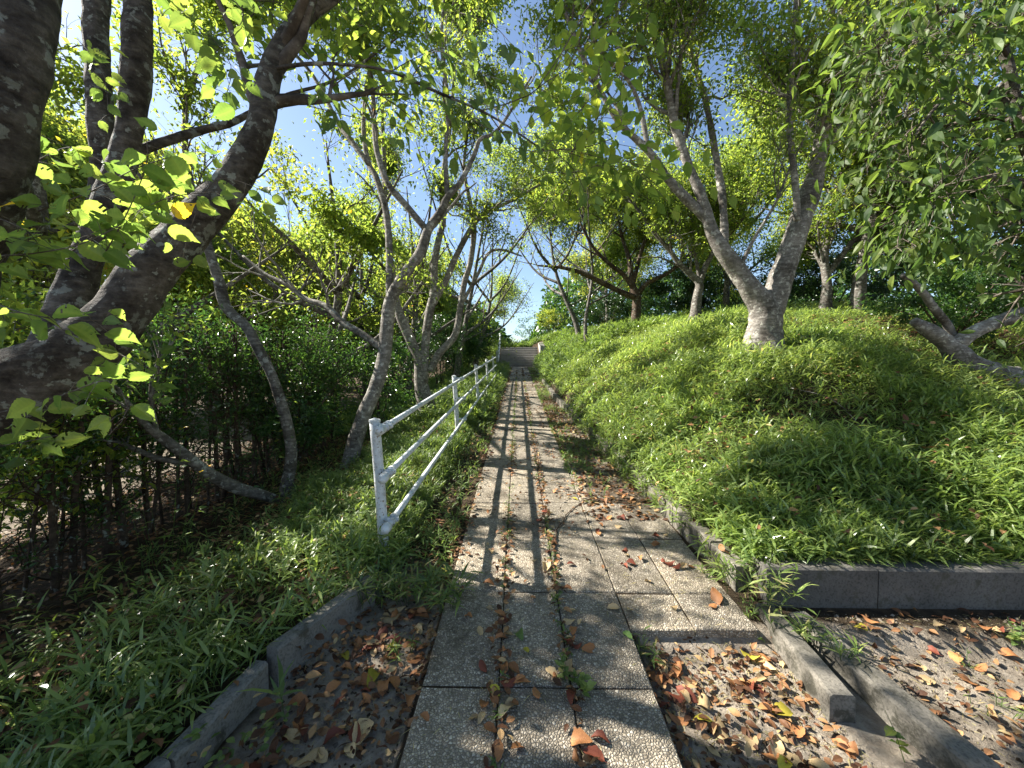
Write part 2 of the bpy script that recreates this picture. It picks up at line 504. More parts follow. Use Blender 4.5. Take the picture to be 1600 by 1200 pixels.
def concrete_mat(name, a, b, moss=0.3):
    m, nt = new_mat(name)
    tc = N(nt, "ShaderNodeTexCoord")
    n1 = N(nt, "ShaderNodeTexNoise"); n1.inputs['Scale'].default_value = 3.5; n1.inputs['Detail'].default_value = 9; n1.inputs['Roughness'].default_value = 0.7
    nt.links.new(tc.outputs['Object'], n1.inputs['Vector'])
    rp = ramp(nt, [(0.3, a), (0.7, b)])
    nt.links.new(n1.outputs['Fac'], rp.inputs[0])
    n2 = N(nt, "ShaderNodeTexNoise"); n2.inputs['Scale'].default_value = 90; n2.inputs['Detail'].default_value = 4
    nt.links.new(tc.outputs['Object'], n2.inputs['Vector'])
    sp = ramp(nt, [(0.3, (0.45, 0.45, 0.45)), (0.5, (1, 1, 1)), (0.75, (1.15, 1.15, 1.12))])
    nt.links.new(n2.outputs['Fac'], sp.inputs[0])
    ml = N(nt, "ShaderNodeMix", data_type='RGBA', blend_type='MULTIPLY'); ml.inputs[0].default_value = 0.8
    nt.links.new(rp.outputs[0], ml.inputs[6]); nt.links.new(sp.outputs[0], ml.inputs[7])
    n3 = N(nt, "ShaderNodeTexNoise"); n3.inputs['Scale'].default_value = 7; n3.inputs['Detail'].default_value = 8; n3.inputs['Roughness'].default_value = 0.75
    nt.links.new(tc.outputs['Object'], n3.inputs['Vector'])
    mr = ramp(nt, [(0.60 - moss * 0.15, (0, 0, 0)), (0.70 - moss * 0.15, (1, 1, 1))])
    nt.links.new(n3.outputs['Fac'], mr.inputs[0])
    mx = N(nt, "ShaderNodeMix", data_type='RGBA'); nt.links.new(mr.outputs[0], mx.inputs[0])
    nt.links.new(ml.outputs[2], mx.inputs[6]); mx.inputs[7].default_value = (0.07, 0.065, 0.05, 1)
    pb = N(nt, "ShaderNodeBsdfPrincipled"); pb.inputs['Roughness'].default_value = 0.9; pb.inputs['Specular IOR Level'].default_value = 0.2
    nt.links.new(mx.outputs[2], pb.inputs['Base Color'])
    bp = N(nt, "ShaderNodeBump"); bp.inputs['Distance'].default_value = 0.004; bp.inputs['Strength'].default_value = 0.7
    nt.links.new(n2.outputs['Fac'], bp.inputs['Height']); nt.links.new(bp.outputs[0], pb.inputs['Normal'])
    out = N(nt, "ShaderNodeOutputMaterial"); nt.links.new(pb.outputs[0], out.inputs[0])
    return m


M['concrete'] = concrete_mat("weathered_concrete", (0.13, 0.118, 0.098), (0.27, 0.245, 0.205), 0.85)
M['concrete_dark'] = concrete_mat("stained_shaded_concrete", (0.075, 0.07, 0.062), (0.14, 0.13, 0.117), 0.4)  # stained; base colour also set darker to carry the wall's shade
M['concrete_mid'] = concrete_mat("plain_kerb_concrete", (0.13, 0.122, 0.108), (0.22, 0.208, 0.185), 0.5)
M['concrete_pale'] = concrete_mat("pale_concrete", (0.42, 0.40, 0.35), (0.60, 0.57, 0.50), 0.1)
M['step'] = concrete_mat("grey_step_concrete", (0.18, 0.175, 0.17), (0.30, 0.29, 0.28), 0.2)


def pebble_mat():
    m, nt = new_mat("washed_pebble_slab")
    tc = N(nt, "ShaderNodeTexCoord")
    nz = N(nt, "ShaderNodeTexNoise"); nz.inputs['Scale'].default_value = 30; nz.inputs['Detail'].default_value = 2
    nt.links.new(tc.outputs['Object'], nz.inputs['Vector'])
    mxv = N(nt, "ShaderNodeMix", data_type='VECTOR'); mxv.inputs[0].default_value = 0.012
    nt.links.new(tc.outputs['Object'], mxv.inputs[4]); nt.links.new(nz.outputs['Color'], mxv.inputs[5])
    vo = N(nt, "ShaderNodeTexVoronoi"); vo.inputs['Scale'].default_value = 84
    vo2 = N(nt, "ShaderNodeTexVoronoi", feature='DISTANCE_TO_EDGE'); vo2.inputs['Scale'].default_value = 84
    nt.links.new(mxv.outputs[1], vo.inputs['Vector']); nt.links.new(mxv.outputs[1], vo2.inputs['Vector'])
    sep = N(nt, "ShaderNodeSeparateColor"); nt.links.new(vo.outputs['Color'], sep.inputs[0])
    rp = ramp(nt, [(0.0, (0.19, 0.165, 0.13)), (0.3, (0.30, 0.265, 0.215)), (0.6, (0.38, 0.34, 0.28)), (0.85, (0.47, 0.425, 0.355)), (1.0, (0.60, 0.56, 0.49))])
    nt.links.new(sep.outputs[0], rp.inputs[0])
    edge = N(nt, "ShaderNodeMapRange"); edge.inputs['From Min'].default_value = 0.02; edge.inputs['From Max'].default_value = 0.16
    nt.links.new(vo2.outputs['Distance'], edge.inputs[0])
    mx = N(nt, "ShaderNodeMix", data_type='RGBA'); nt.links.new(edge.outputs[0], mx.inputs[0])
    mx.inputs[6].default_value = (0.17, 0.15, 0.125, 1); nt.links.new(rp.outputs[0], mx.inputs[7])
    n2 = N(nt, "ShaderNodeTexNoise"); n2.inputs['Scale'].default_value = 2.3; n2.inputs['Detail'].default_value = 6; n2.inputs['Roughness'].default_value = 0.65
    nt.links.new(tc.outputs['Object'], n2.inputs['Vector'])
    st = ramp(nt, [(0.33, (0.45, 0.43, 0.39)), (0.5, (0.95, 0.94, 0.92)), (0.72, (1.12, 1.1, 1.05))])
    nt.links.new(n2.outputs['Fac'], st.inputs[0])
    ml = N(nt, "ShaderNodeMix", data_type='RGBA', blend_type='MULTIPLY'); ml.inputs[0].default_value = 1
    nt.links.new(mx.outputs[2], ml.inputs[6]); nt.links.new(st.outputs[0], ml.inputs[7])
    sa = N(nt, "ShaderNodeAttribute", attribute_name="rnd")
    sr = ramp(nt, [(0, (0.72, 0.70, 0.66)), (0.5, (0.98, 0.95, 0.90)), (1, (1.16, 1.10, 1.0))]); nt.links.new(sa.outputs['Fac'], sr.inputs[0])
    m5 = N(nt, "ShaderNodeMix", data_type='RGBA', blend_type='MULTIPLY'); m5.inputs[0].default_value = 1
    nt.links.new(ml.outputs[2], m5.inputs[6]); nt.links.new(sr.outputs[0], m5.inputs[7])
    n6 = N(nt, "ShaderNodeTexNoise"); n6.inputs['Scale'].default_value = 6; n6.inputs['Detail'].default_value = 7; n6.inputs['Roughness'].default_value = 0.7
    nt.links.new(tc.outputs['Object'], n6.inputs['Vector'])
    d6 = ramp(nt, [(0.56, (0, 0, 0)), (0.68, (0.75, 0.75, 0.75))]); nt.links.new(n6.outputs['Fac'], d6.inputs[0])
    m6 = N(nt, "ShaderNodeMix", data_type='RGBA'); nt.links.new(d6.outputs[0], m6.inputs[0])
    nt.links.new(m5.outputs[2], m6.inputs[6]); m6.inputs[7].default_value = (0.13, 0.11, 0.075, 1)
    ml = m6
    hgt = N(nt, "ShaderNodeMath", operation='SQRT'); nt.links.new(vo2.outputs['Distance'], hgt.inputs[0])
    bp = N(nt, "ShaderNodeBump"); bp.inputs['Distance'].default_value = 0.009; bp.inputs['Strength'].default_value = 1.0
    nt.links.new(hgt.outputs[0], bp.inputs['Height'])
    pb = N(nt, "ShaderNodeBsdfPrincipled"); pb.inputs['Roughness'].default_value = 0.75; pb.inputs['Specular IOR Level'].default_value = 0.3
    nt.links.new(ml.outputs[2], pb.inputs['Base Color']); nt.links.new(bp.outputs[0], pb.inputs['Normal'])
    out = N(nt, "ShaderNodeOutputMaterial"); nt.links.new(pb.outputs[0], out.inputs[0])
    return m


M['pebble'] = pebble_mat()


def ground_mat():
    m, nt = new_mat("soil")
    tc = N(nt, "ShaderNodeTexCoord")
    a = N(nt, "ShaderNodeAttribute", attribute_name="rnd")     # 1 = bare sandy soil, 0 = dark humus
    n1 = N(nt, "ShaderNodeTexNoise"); n1.inputs['Scale'].default_value = 14; n1.inputs['Detail'].default_value = 9; n1.inputs['Roughness'].default_value = 0.72
    nt.links.new(tc.outputs['Object'], n1.inputs['Vector'])
    dk = ramp(nt, [(0.3, (0.022, 0.016, 0.010)), (0.55, (0.07, 0.05, 0.03)), (0.75, (0.15, 0.10, 0.06))])
    sd = ramp(nt, [(0.3, (0.20, 0.165, 0.125)), (0.5, (0.38, 0.32, 0.25)), (0.72, (0.52, 0.46, 0.37))])
    nt.links.new(n1.outputs['Fac'], dk.inputs[0]); nt.links.new(n1.outputs['Fac'], sd.inputs[0])
    n2 = N(nt, "ShaderNodeTexNoise"); n2.inputs['Scale'].default_value = 2.6; n2.inputs['Detail'].default_value = 6; n2.inputs['Roughness'].default_value = 0.7
    nt.links.new(tc.outputs['Object'], n2.inputs['Vector'])
    mm = N(nt, "ShaderNodeMath", operation='ADD'); nt.links.new(a.outputs['Fac'], mm.inputs[0]); nt.links.new(n2.outputs['Fac'], mm.inputs[1])
    mr = N(nt, "ShaderNodeMapRange"); mr.inputs['From Min'].default_value = 0.85; mr.inputs['From Max'].default_value = 1.25
    nt.links.new(mm.outputs[0], mr.inputs[0])
    mx = N(nt, "ShaderNodeMix", data_type='RGBA'); nt.links.new(mr.outputs[0], mx.inputs[0])
    nt.links.new(dk.outputs[0], mx.inputs[6]); nt.links.new(sd.outputs[0], mx.inputs[7])
    n3 = N(nt, "ShaderNodeTexNoise"); n3.inputs['Scale'].default_value = 70; n3.inputs['Detail'].default_value = 6; n3.inputs['Roughness'].default_value = 0.75
    nt.links.new(tc.outputs['Object'], n3.inputs['Vector'])
    ad = N(nt, "ShaderNodeMath", operation='ADD'); nt.links.new(n1.outputs['Fac'], ad.inputs[0]); nt.links.new(n3.outputs['Fac'], ad.inputs[1])
    bp = N(nt, "ShaderNodeBump"); bp.inputs['Distance'].default_value = 0.035; bp.inputs['Strength'].default_value = 1.0
    nt.links.new(ad.outputs[0], bp.inputs['Height'])
    pb = N(nt, "ShaderNodeBsdfPrincipled"); pb.inputs['Roughness'].default_value = 0.95; pb.inputs['Specular IOR Level'].default_value = 0.15
    nt.links.new(mx.outputs[2], pb.inputs['Base Color']); nt.links.new(bp.outputs[0], pb.inputs['Normal'])
    out = N(nt, "ShaderNodeOutputMaterial"); nt.links.new(pb.outputs[0], out.inputs[0])
    return m


M['soil'] = ground_mat()


def paint_mat():
    m, nt = new_mat("aged_white_paint")
    tc = N(nt, "ShaderNodeTexCoord")
    n1 = N(nt, "ShaderNodeTexNoise"); n1.inputs['Scale'].default_value = 12; n1.inputs['Detail'].default_value = 8; n1.inputs['Roughness'].default_value = 0.7
    nt.links.new(tc.outputs['Object'], n1.inputs['Vector'])
    rp = ramp(nt, [(0.3, (0.26, 0.27, 0.26)), (0.47, (0.50, 0.53, 0.54)), (0.7, (0.66, 0.70, 0.71))])
    nt.links.new(n1.outputs['Fac'], rp.inputs[0])
    n2 = N(nt, "ShaderNodeTexNoise"); n2.inputs['Scale'].default_value = 55; n2.inputs['Detail'].default_value = 3
    nt.links.new(tc.outputs['Object'], n2.inputs['Vector'])
    sp = ramp(nt, [(0.59, (0, 0, 0)), (0.66, (1, 1, 1))]); nt.links.new(n2.outputs['Fac'], sp.inputs[0])
    mx = N(nt, "ShaderNodeMix", data_type='RGBA'); nt.links.new(sp.outputs[0], mx.inputs[0]); nt.links.new(rp.outputs[0], mx.inputs[6])
    mx.inputs[7].default_value = (0.20, 0.16, 0.12, 1)
    pb = N(nt, "ShaderNodeBsdfPrincipled"); pb.inputs['Roughness'].default_value = 0.5
    nt.links.new(mx.outputs[2], pb.inputs['Base Color'])
    bp = N(nt, "ShaderNodeBump"); bp.inputs['Distance'].default_value = 0.002; nt.links.new(n2.outputs['Fac'], bp.inputs['Height']); nt.links.new(bp.outputs[0], pb.inputs['Normal'])
    out = N(nt, "ShaderNodeOutputMaterial"); nt.links.new(pb.outputs[0], out.inputs[0])
    return m


M['paint'] = paint_mat()
#@@SETTING
# ------------------------------------------------------------------ ground sheet
def axis(lo, a, b, hi, step, far):
    def grow(d):
        out = []; s = step; p = 0
        while p < d:
            s = min(s * 1.12, far); p += s; out.append(p)
        return np.array(out)
    mid = np.arange(a, b + 1e-6, step)
    return np.concatenate([(a - grow(a - lo))[::-1], mid, b + grow(hi - b)])


gx = axis(-150, -5, 6.5, 150, 0.05, 8.0)
gy = axis(-60, 0.8, 6.0, 200, 0.05, 8.0)
gy = np.unique(np.round(np.concatenate([gy[(gy < 25) | (gy > 30)], np.arange(25, 30.01, 0.1)]), 4))
GX, GY = np.meshgrid(gx, gy)
GZ = gz(GX, GY)
sand = np.clip(sstep(2.25, 2.1, GY) * sstep(0.6, 0.7, GX) + sstep(-0.44, -0.5, GX) * sstep(-1.3, -1.1, GX) * sstep(3.3, 2.4, GY)
               + 0.55 * sstep(0.6, 0.7, GX) * sstep(kx(GY) + 0.05, kx(GY), GX) * sstep(3.6, 4.0, GY)
               + 0.62 * sstep(-4.9, -5.5, GX) * (GY < 14), 0, 1)
sand = sand * 0.9 * (1 - 0.25 * (GX > 1.8) * (GY < 2.3))
mb = MB()
ny, nx_ = GX.shape
idx = np.arange(ny * nx_).reshape(ny, nx_)
mb.add(np.stack([GX, GY, GZ], -1).reshape(-1, 3),
       [np.stack([idx[:-1, :-1], idx[:-1, 1:], idx[1:, 1:], idx[1:, :-1]], -1).reshape(-1, 4)], sand.ravel())
o = mb.build("ground", M['soil'], smooth=True)
tag(o, kind='structure')

# ------------------------------------------------------------------ paved path of pebble slabs
rng = np.random.default_rng(3)


def boxm(mb, x0, x1, y0, y1, ztop, zbot, ch=0.006, tilt=(0, 0), follow=True, rnd_=0.5):
    """a slab whose top follows the slope of the path, with chamfered arris"""
    xs = [x0, x1, x1, x0]; ys = [y0, y0, y1, y1]
    xi = [x0 + ch, x1 - ch, x1 - ch, x0 + ch]; yi = [y0 + ch, y0 + ch, y1 - ch, y1 - ch]
    cx, cy = (x0 + x1) / 2, (y0 + y1) / 2

    def zt(x, y):
        return (float(plane(y)) if follow else 0) + ztop + tilt[0] * (x - cx) + tilt[1] * (y - cy)
    v = [[xi[i], yi[i], zt(xi[i], yi[i])] for i in range(4)]
    v += [[xs[i], ys[i], zt(xs[i], ys[i]) - ch] for i in range(4)]
    v += [[xs[i], ys[i], (float(plane(ys[i])) if follow else 0) + zbot] for i in range(4)]
    f = [[0, 1, 2, 3]] + [[4 + i, 4 + (i + 1) % 4, (i + 1) % 4, i] for i in range(4)] + [[8 + i, 8 + (i + 1) % 4, 4 + (i + 1) % 4, 4 + i] for i in range(4)]
    mb.add(v, [np.array(f)], rnd_)


mb = MB()
cols = [-0.452, -0.09, 0.245, 0.622]
y = 0.36
ri = 0
while y < 25.8:
    y1 = min(y + 0.685, 25.95)
    cc = list(cols)
    if 1.7 < y < 3.4:
        cc += [0.985, 1.335]
    elif y > 3.4 and y < 4.9:
        cc += [0.74]
    if y > 12:
        cc = [-0.82] + cc + [0.9]
    if y > 19:
        cc = [-1.2] + cc + [1.0]
    for c0, c1 in zip(cc[:-1], cc[1:]):
        yo = 0.0
        boxm(mb, c0 + 0.0028, c1 - 0.0028, (y if not (y < 2.1 and c0 > 0.6) else 2.1) + 0.005 + yo, y1 - 0.004 + yo,
             0.012 + rng.normal(0, 0.002), -0.12, tilt=(rng.normal(0, 0.007), rng.normal(0, 0.005)), rnd_=rng.random())
    y = y1
    ri += 1
tag(mb.build("paved_path", M['pebble']), kind='structure')


# ------------------------------------------------------------------ kerbs, retaining wall, steps
def strip(mb, pts, w, h_top, h_bot, joints=0.6, ch=0.012, seed=0):
    """run of kerb stones along pts [(x,y,ztop)], each block separate with a small gap"""
    rg = np.random.default_rng(seed)
    P = np.array(pts, float)
    L = np.concatenate([[0], np.cumsum(np.linalg.norm(np.diff(P[:, :2], axis=0), axis=1))])
    n = max(1, int(round(L[-1] / joints)))
    ss = np.linspace(0, L[-1], n + 1)
    for a, b in zip(ss[:-1], ss[1:]):
        A = np.array([np.interp(a + 0.004, L, P[:, k]) for k in range(3)])
        B = np.array([np.interp(b - 0.004, L, P[:, k]) for k in range(3)])
        d = (B - A)[:2]; d /= np.linalg.norm(d)
        nrm = np.array([-d[1], d[0]])
        off = rg.normal(0, 0.003); dz = rg.normal(0, 0.004)
        hw = w / 2
        prof = [(-hw, h_bot), (-hw, -ch), (-hw + ch, 0), (hw - ch, 0), (hw, -ch), (hw, h_bot)]
        v = []
        m = max(2, int((b - a) / 0.035)) if A[1] < 7 else 2
        for q in range(m + 1):
            Q = A + (B - A) * q / m
            for pi, (u, z) in enumerate(prof):
                wear = 0.0 if pi in (0, 5) else 1.0
                chip = 0.010 * (rg.random() < 0.045) * wear
                ju = rg.normal(0, 0.0007) * wear - np.sign(u) * chip; jz = rg.normal(0, 0.0007) * wear - chip * 0.8
                v.append([Q[0] + nrm[0] * (u + off + ju), Q[1] + nrm[1] * (u + off + ju), Q[2] + h_top + z + dz + jz])
        k = len(prof)
        f = [[q * k + i, q * k + i + 1, (q + 1) * k + i + 1, (q + 1) * k + i] for q in range(m) for i in range(k - 1)]
        mb.add(v, [np.array(f)[:, ::-1], np.array([list(range(k))]), np.array([list(range((m + 1) * k - 1, m * k - 1, -1))])])


def thing_mesh(name, mb, mat, label, cat, group=None, smooth=False):
    v = np.concatenate(mb.v)
    org = np.array([(v[:, 0].min() + v[:, 0].max()) / 2, (v[:, 1].min() + v[:, 1].max()) / 2, v[:, 2].min()])
    return tag(mb.build(name, mat, smooth=smooth, origin=[float(c) for c in org]), label, cat, group)


def kl_pts(ys, h):
    out = []
    for yy in ys:
        out.append((float(kline(yy)) - 0.03, yy, float(plane(yy)) + h))
    return out


mb = MB()
strip(mb, [(-1.42, 0.9, 0.16), (-1.30, 1.25, 0.185), (-1.235, 1.78, 0.215)], 0.08, 0, -0.3, 0.6, seed=1)
thing_mesh("concrete_kerb", mb, M['concrete_mid'], "grey concrete kerb block at the lower left corner, lower than the next block", "kerb")
mb = MB()
strip(mb, [(-1.20, 1.80, 0.26), (-0.98, 2.24, 0.28), (-0.955, 2.42, 0.28)], 0.08, 0, -0.3, 0.62, seed=2)
thing_mesh("concrete_kerb", mb, M['concrete_mid'], "grey concrete kerb between the bamboo grass and the leafy soil pocket left of the paving", "kerb")
mb = MB()
strip(mb, kl_pts([2.45, 4, 6, 10, 16, 24], 0.02), 0.09, 0, -0.25, 0.6, seed=3)
thing_mesh("concrete_kerb", mb, M['concrete'], "pale edging kerb half hidden in grass at the foot of the white railing", "kerb")
mb = MB()
strip(mb, [(float(kx(yy)) + 0.02, yy, float(plane(yy)) + 0.17) for yy in [2.44, 3.5, 5, 8, 11, 18, 25.6]], 0.10, 0, -0.4, 0.30, 0.008, seed=4)
thing_mesh("concrete_kerb", mb, M['concrete'], "long pale concrete kerb holding back the grassy mound right of the path", "kerb")
mb = MB()
strip(mb, [(1.47, 2.27, 0.22), (1.44, 1.67, 0.17)], 0.11, 0, -0.35, 0.7, seed=5)
thing_mesh("concrete_kerb", mb, M['concrete'], "short sunlit kerb block ending bluntly in the sandy soil below the wall corner", "kerb")
mb = MB()
strip(mb, [(1.62, 2.22, 0.19), (1.72, 1.6, 0.13), (1.80, 1.05, 0.09)], 0.12, 0, -0.35, 1.3, seed=6)
thing_mesh("concrete_kerb", mb, M['concrete'], "long kerb running to the lower right corner, outside the short kerb block", "kerb")

# retaining wall facing the camera
mb = MB()
for (x0, x1) in [(1.50, 2.16), (2.166, 3.05), (3.056, 4.3), (4.306, 5.6), (5.606, 7.2)]:
    zt = 0.408 + rng.normal(0, 0.003)
    ch = 0.012
    v = []
    for x in (x0, x1):
        v += [[x, WALL_Y - 0.03, -0.1], [x, WALL_Y - 0.03, 0.118], [x, WALL_Y, 0.135], [x, WALL_Y, zt - ch], [x, WALL_Y + ch, zt], [x, WALL_Y + 0.15, zt], [x, WALL_Y + 0.15, -0.1]]
    f = [[i, 7 + i, 8 + i, i + 1] for i in range(6)]
    mb.add(v, [np.array(f), np.array([[0, 1, 2, 3, 4, 5, 6], [13, 12, 11, 10, 9, 8, 7]])])
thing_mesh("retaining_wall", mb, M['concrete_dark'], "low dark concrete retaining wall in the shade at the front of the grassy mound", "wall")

# steps at the end of the path
Y0, NS, TR, RS = 26.0, 8, 0.30, 0.181
z0 = float(plane(26.0))
steps = empty("stairs", (0.1, Y0, z0), "flight of shallow grey concrete steps at the top end of the path", "stairs")
for i in range(NS):
    m2 = MB()
    ya, yb = Y0 + i * TR, Y0 + (i + 1) * TR + (0.9 if i == NS - 1 else 0)
    za, zb = z0 + i * RS, z0 + (i + 1) * RS
    if i: za += 0.0
    x0, x1 = -1.28, 1.42
    c = 0.015
    v = []
    for x in (x0, x1):
        v += [[x, ya, za - (0.2 if i == 0 else 0)], [x, ya, zb - c], [x, ya + c, zb], [x, yb, zb], [x, yb, za - (0.2 if i == 0 else 0)]]
    f = [[0, 5, 6, 1], [1, 6, 7, 2], [2, 7, 8, 3], [3, 8, 9, 4]]
    m2.add(v, [np.array(f), np.array([[0, 1, 2, 3, 4], [9, 8, 7, 6, 5]])])
    m2.build("step", M['step'], steps)
# stepped cheek wall to the right of the steps
mb = MB()
for k, (ya, yb, zt) in enumerate([(25.7, 26.6, 1.42), (26.603, 27.5, 1.58), (27.503, 28.9, 1.75)]):
    boxm(mb, 1.45, 1.78, ya, yb, z0 + zt, z0 - 0.3, ch=0.03, follow=False)
thing_mesh("cheek_wall", mb, M['concrete_pale'], "pale stepped concrete side wall right of the far steps", "wall")

# ------------------------------------------------------------------ railings
def railing(name, label, posts, x_rail, heights, y_start, y_end, base, lean=0.0, pr=0.038, rr=0.023, h_post=1.03, slant=0.0):
    xr_top = x_rail
    t = empty(name, (posts[0][0], posts[0][1], float(base(posts[0][1])) - 0.05), label, "railing")
    for (x, yy) in posts:
        b = float(base(yy))
        mb = MB()
        P, R = resample([[x + lean * 0.0, yy, b - 0.25], [x - lean * 0.45, yy, b + h_post * 0.45], [x - lean, yy, b + h_post]], [pr, pr, pr], 12)
        tube(mb, P, R, 18)
        p = mb.build("post", M['paint'], t, smooth=True)
        mb = MB()
        tube(mb, [[x - lean, yy, b + h_post - 0.005], [x - lean, yy, b + h_post + 0.012]], [pr + 0.003, pr + 0.002], 18)
        mb.build("cap", M['paint'], t)
        for h in heights:
            xl = x - lean * h / h_post
            x_rail = xr_top + slant * (1 - h / max(heights))
            zc = b + h
            mb = MB()
            # clamp: saddle round the rail and a lug through to the post
            sl = (float(base(yy + 0.1)) - float(base(yy - 0.1))) / 0.2
            for dy in (-0.035, 0.035):
                tube(mb, [[x_rail, yy + dy - 0.011, zc + sl * (dy - 0.011)], [x_rail, yy + dy + 0.011, zc + sl * (dy + 0.011)]], [rr + 0.010, rr + 0.010], 16)
            tube(mb, [[xl + pr * 0.6, yy, zc], [x_rail + rr + 0.012, yy, zc]], [0.019, 0.019], 10)
            tube(mb, [[x_rail + rr + 0.006, yy, zc], [x_rail + rr + 0.020, yy, zc]], [0.019, 0.017], 6)
            mb.build("clamp", M['paint'], t, smooth=False)
    for h in heights:
        x_rail = xr_top + slant * (1 - h / max(heights))
        mb = MB()
        ys = np.linspace(y_start, y_end, 14)
        P = np.array([[x_rail, q, float(base(q)) + h] for q in ys])
        tube(mb, P, np.full(14, rr), 14)
        mb.build("rail", M['paint'], t, smooth=True)
        mb = MB()
        q0 = np.array([x_rail, y_start, float(base(y_start)) + h])
        k = 9
        a = np.linspace(-0.02, 0.052, k)
        r = rr * 1.5 * np.sqrt(np.clip(1 - (np.clip(a, 0.018, 1) - 0.018) ** 2 / 0.0345 ** 2, 0, 1)) + 0.0006
        P = np.array([q0 + np.array([0, -s, -s * SL]) for s in a])
        tube(mb, P, r, 16)
        mb.build("end_knob", M['paint'], t, smooth=True)
    return t


railing("white_railing", "white painted tube railing with three rails along the left edge of the path",
        [(-0.985, 2.79), (-1.03, 6.55), (-1.03, 9.9), (-1.03, 13.2), (-1.03, 16.4)], -0.965, [0.30, 0.655, 0.995], 2.66, 16.5,
        lambda q: plane(q), lean=0.07, slant=0.05)
railing("stair_railing", "small white railing climbing beside the far steps",
        [(-1.40, 25.0), (-1.40, 27.0), (-1.40, 29.0)], -1.34, [0.30, 0.62, 0.92], 24.9, 29.0, lambda q: plane(q) + 0.06, pr=0.05, rr=0.03)


# ------------------------------------------------------------------ trees
def spawn(P, R, n, Lr, rng, ang=(0.5, 1.1), t0=0.2, up=0.25, seg=6, jit=0.16, trop=0.05, rk=0.6, rmax=0.03, tip=0.3, taper_len=0.5):
    """children of the polylines P (N,S,3), R (N,S): vectorised random walk"""
    Nn, S = P.shape[:2]
    seglen = np.linalg.norm(np.diff(P, axis=1), axis=2).sum(1)
    pr = seglen / seglen.sum()
    k = rng.choice(Nn, n, p=pr)
    t = t0 + (1 - t0) * rng.random(n) ** 0.85
    f = t * (S - 1); i = np.minimum(f.astype(int), S - 2); u = (f - i)[:, None]
    p0 = P[k, i] * (1 - u) + P[k, i + 1] * u
    r0 = R[k, i] * (1 - u[:, 0]) + R[k, i + 1] * u[:, 0]
    T = norm(P[k, i + 1] - P[k, i])
    rv = norm(rng.normal(size=(n, 3)))
    perp = norm(rv - T * np.sum(rv * T, -1, keepdims=True))
    a = rng.uniform(*ang, n)[:, None]
    d = norm(T * np.cos(a) + perp * np.sin(a) + np.array([0, 0, up]))
    L = rng.uniform(*Lr, n) * (1 - taper_len * t)
    pts = [p0]
    for s in range(seg):
        d = norm(d + rng.normal(0, jit, (n, 3)) + np.array([0, 0, trop]))
        pts.append(pts[-1] + d * (L / seg)[:, None])
    Pc = np.stack(pts, 1)
    rb = np.minimum(r0 * rk, rmax)
    Rc = rb[:, None] * np.linspace(1, tip, seg + 1)[None, :]
    return Pc, Rc


def lit_wish(x, y):
    """sunlight wanted on each spot of ground, which the canopy is thinned to admit"""
    w = 0.2 * np.ones_like(x)
    on = lambda x0, x1, y0, y1, e=0.4: sstep(x0 - e, x0 + e, x) * sstep(x1 + e, x1 - e, x) * sstep(y0 - e, y0 + e, y) * sstep(y1 + e, y1 - e, y)
    w = np.maximum(w, 0.58 * on(-3, 1.7, 0.8, 2.3))
    w = np.maximum(w, 0.72 * on(-3, -1.1, 1.0, 3.0))
    w = np.maximum(w, 0.80 * on(0.75, 1.4, 1.2, 2.0, 0.15))
    w = np.maximum(w, 0.70 * on(1.9, 3.6, 1.4, 2.2, 0.2))
    w = np.maximum(w, 0.85 * on(0.2, 3.0, -0.6, 0.8, 0.3))
    w = np.maximum(w, 0.90 * on(-2.4, 1.3, 2.35, 16, 0.2))
    w = np.maximum(w, 0.88 * on(1.2, 7.0, 2.5, 20))
    w = np.maximum(w, 0.95 * on(1.2, 9, 19, 24, 1))
    w = np.maximum(w, 0.97 * on(-9, -4.8, -1, 8))
    w = np.maximum(w, 0.98 * on(-6, 9, 29, 60))
    band = np.exp(-((y - 3.3 - 0.55 * (x - 3.2)) / 0.45) ** 2) * (x > 2)
    w = w * (1 - 0.6 * band) * (1 - 0.85 * on(-1.5, 1.6, 23.5, 28.6))
    return w


def sun_gaps(P, rg, leak=0.14):  # drops leaves and twigs whose shadow would fall on ground wanted sunlit
    q = P.copy()
    for _ in range(3):
        h = P[:, 2] - gz(q[:, 0], q[:, 1])
        q[:, 0] = P[:, 0] - SUN_TO.x / SUN_TO.z * h
        q[:, 1] = P[:, 1] - SUN_TO.y / SUN_TO.z * h
    f = 0.5 + 0.5 * (0.50 * vnoise(q[:, 0], q[:, 1], 2.6, 31) + 0.75 * vnoise(q[:, 0], q[:, 1], 8.5, 32))
    f = sstep(0.12, 0.88, f)
    w = lit_wish(q[:, 0], q[:, 1])
    return (f + rg.normal(0, 0.07, len(P)) > w) | (rg.random(len(P)) < leak * np.where(w > 0.8, 0.35, 1.0))


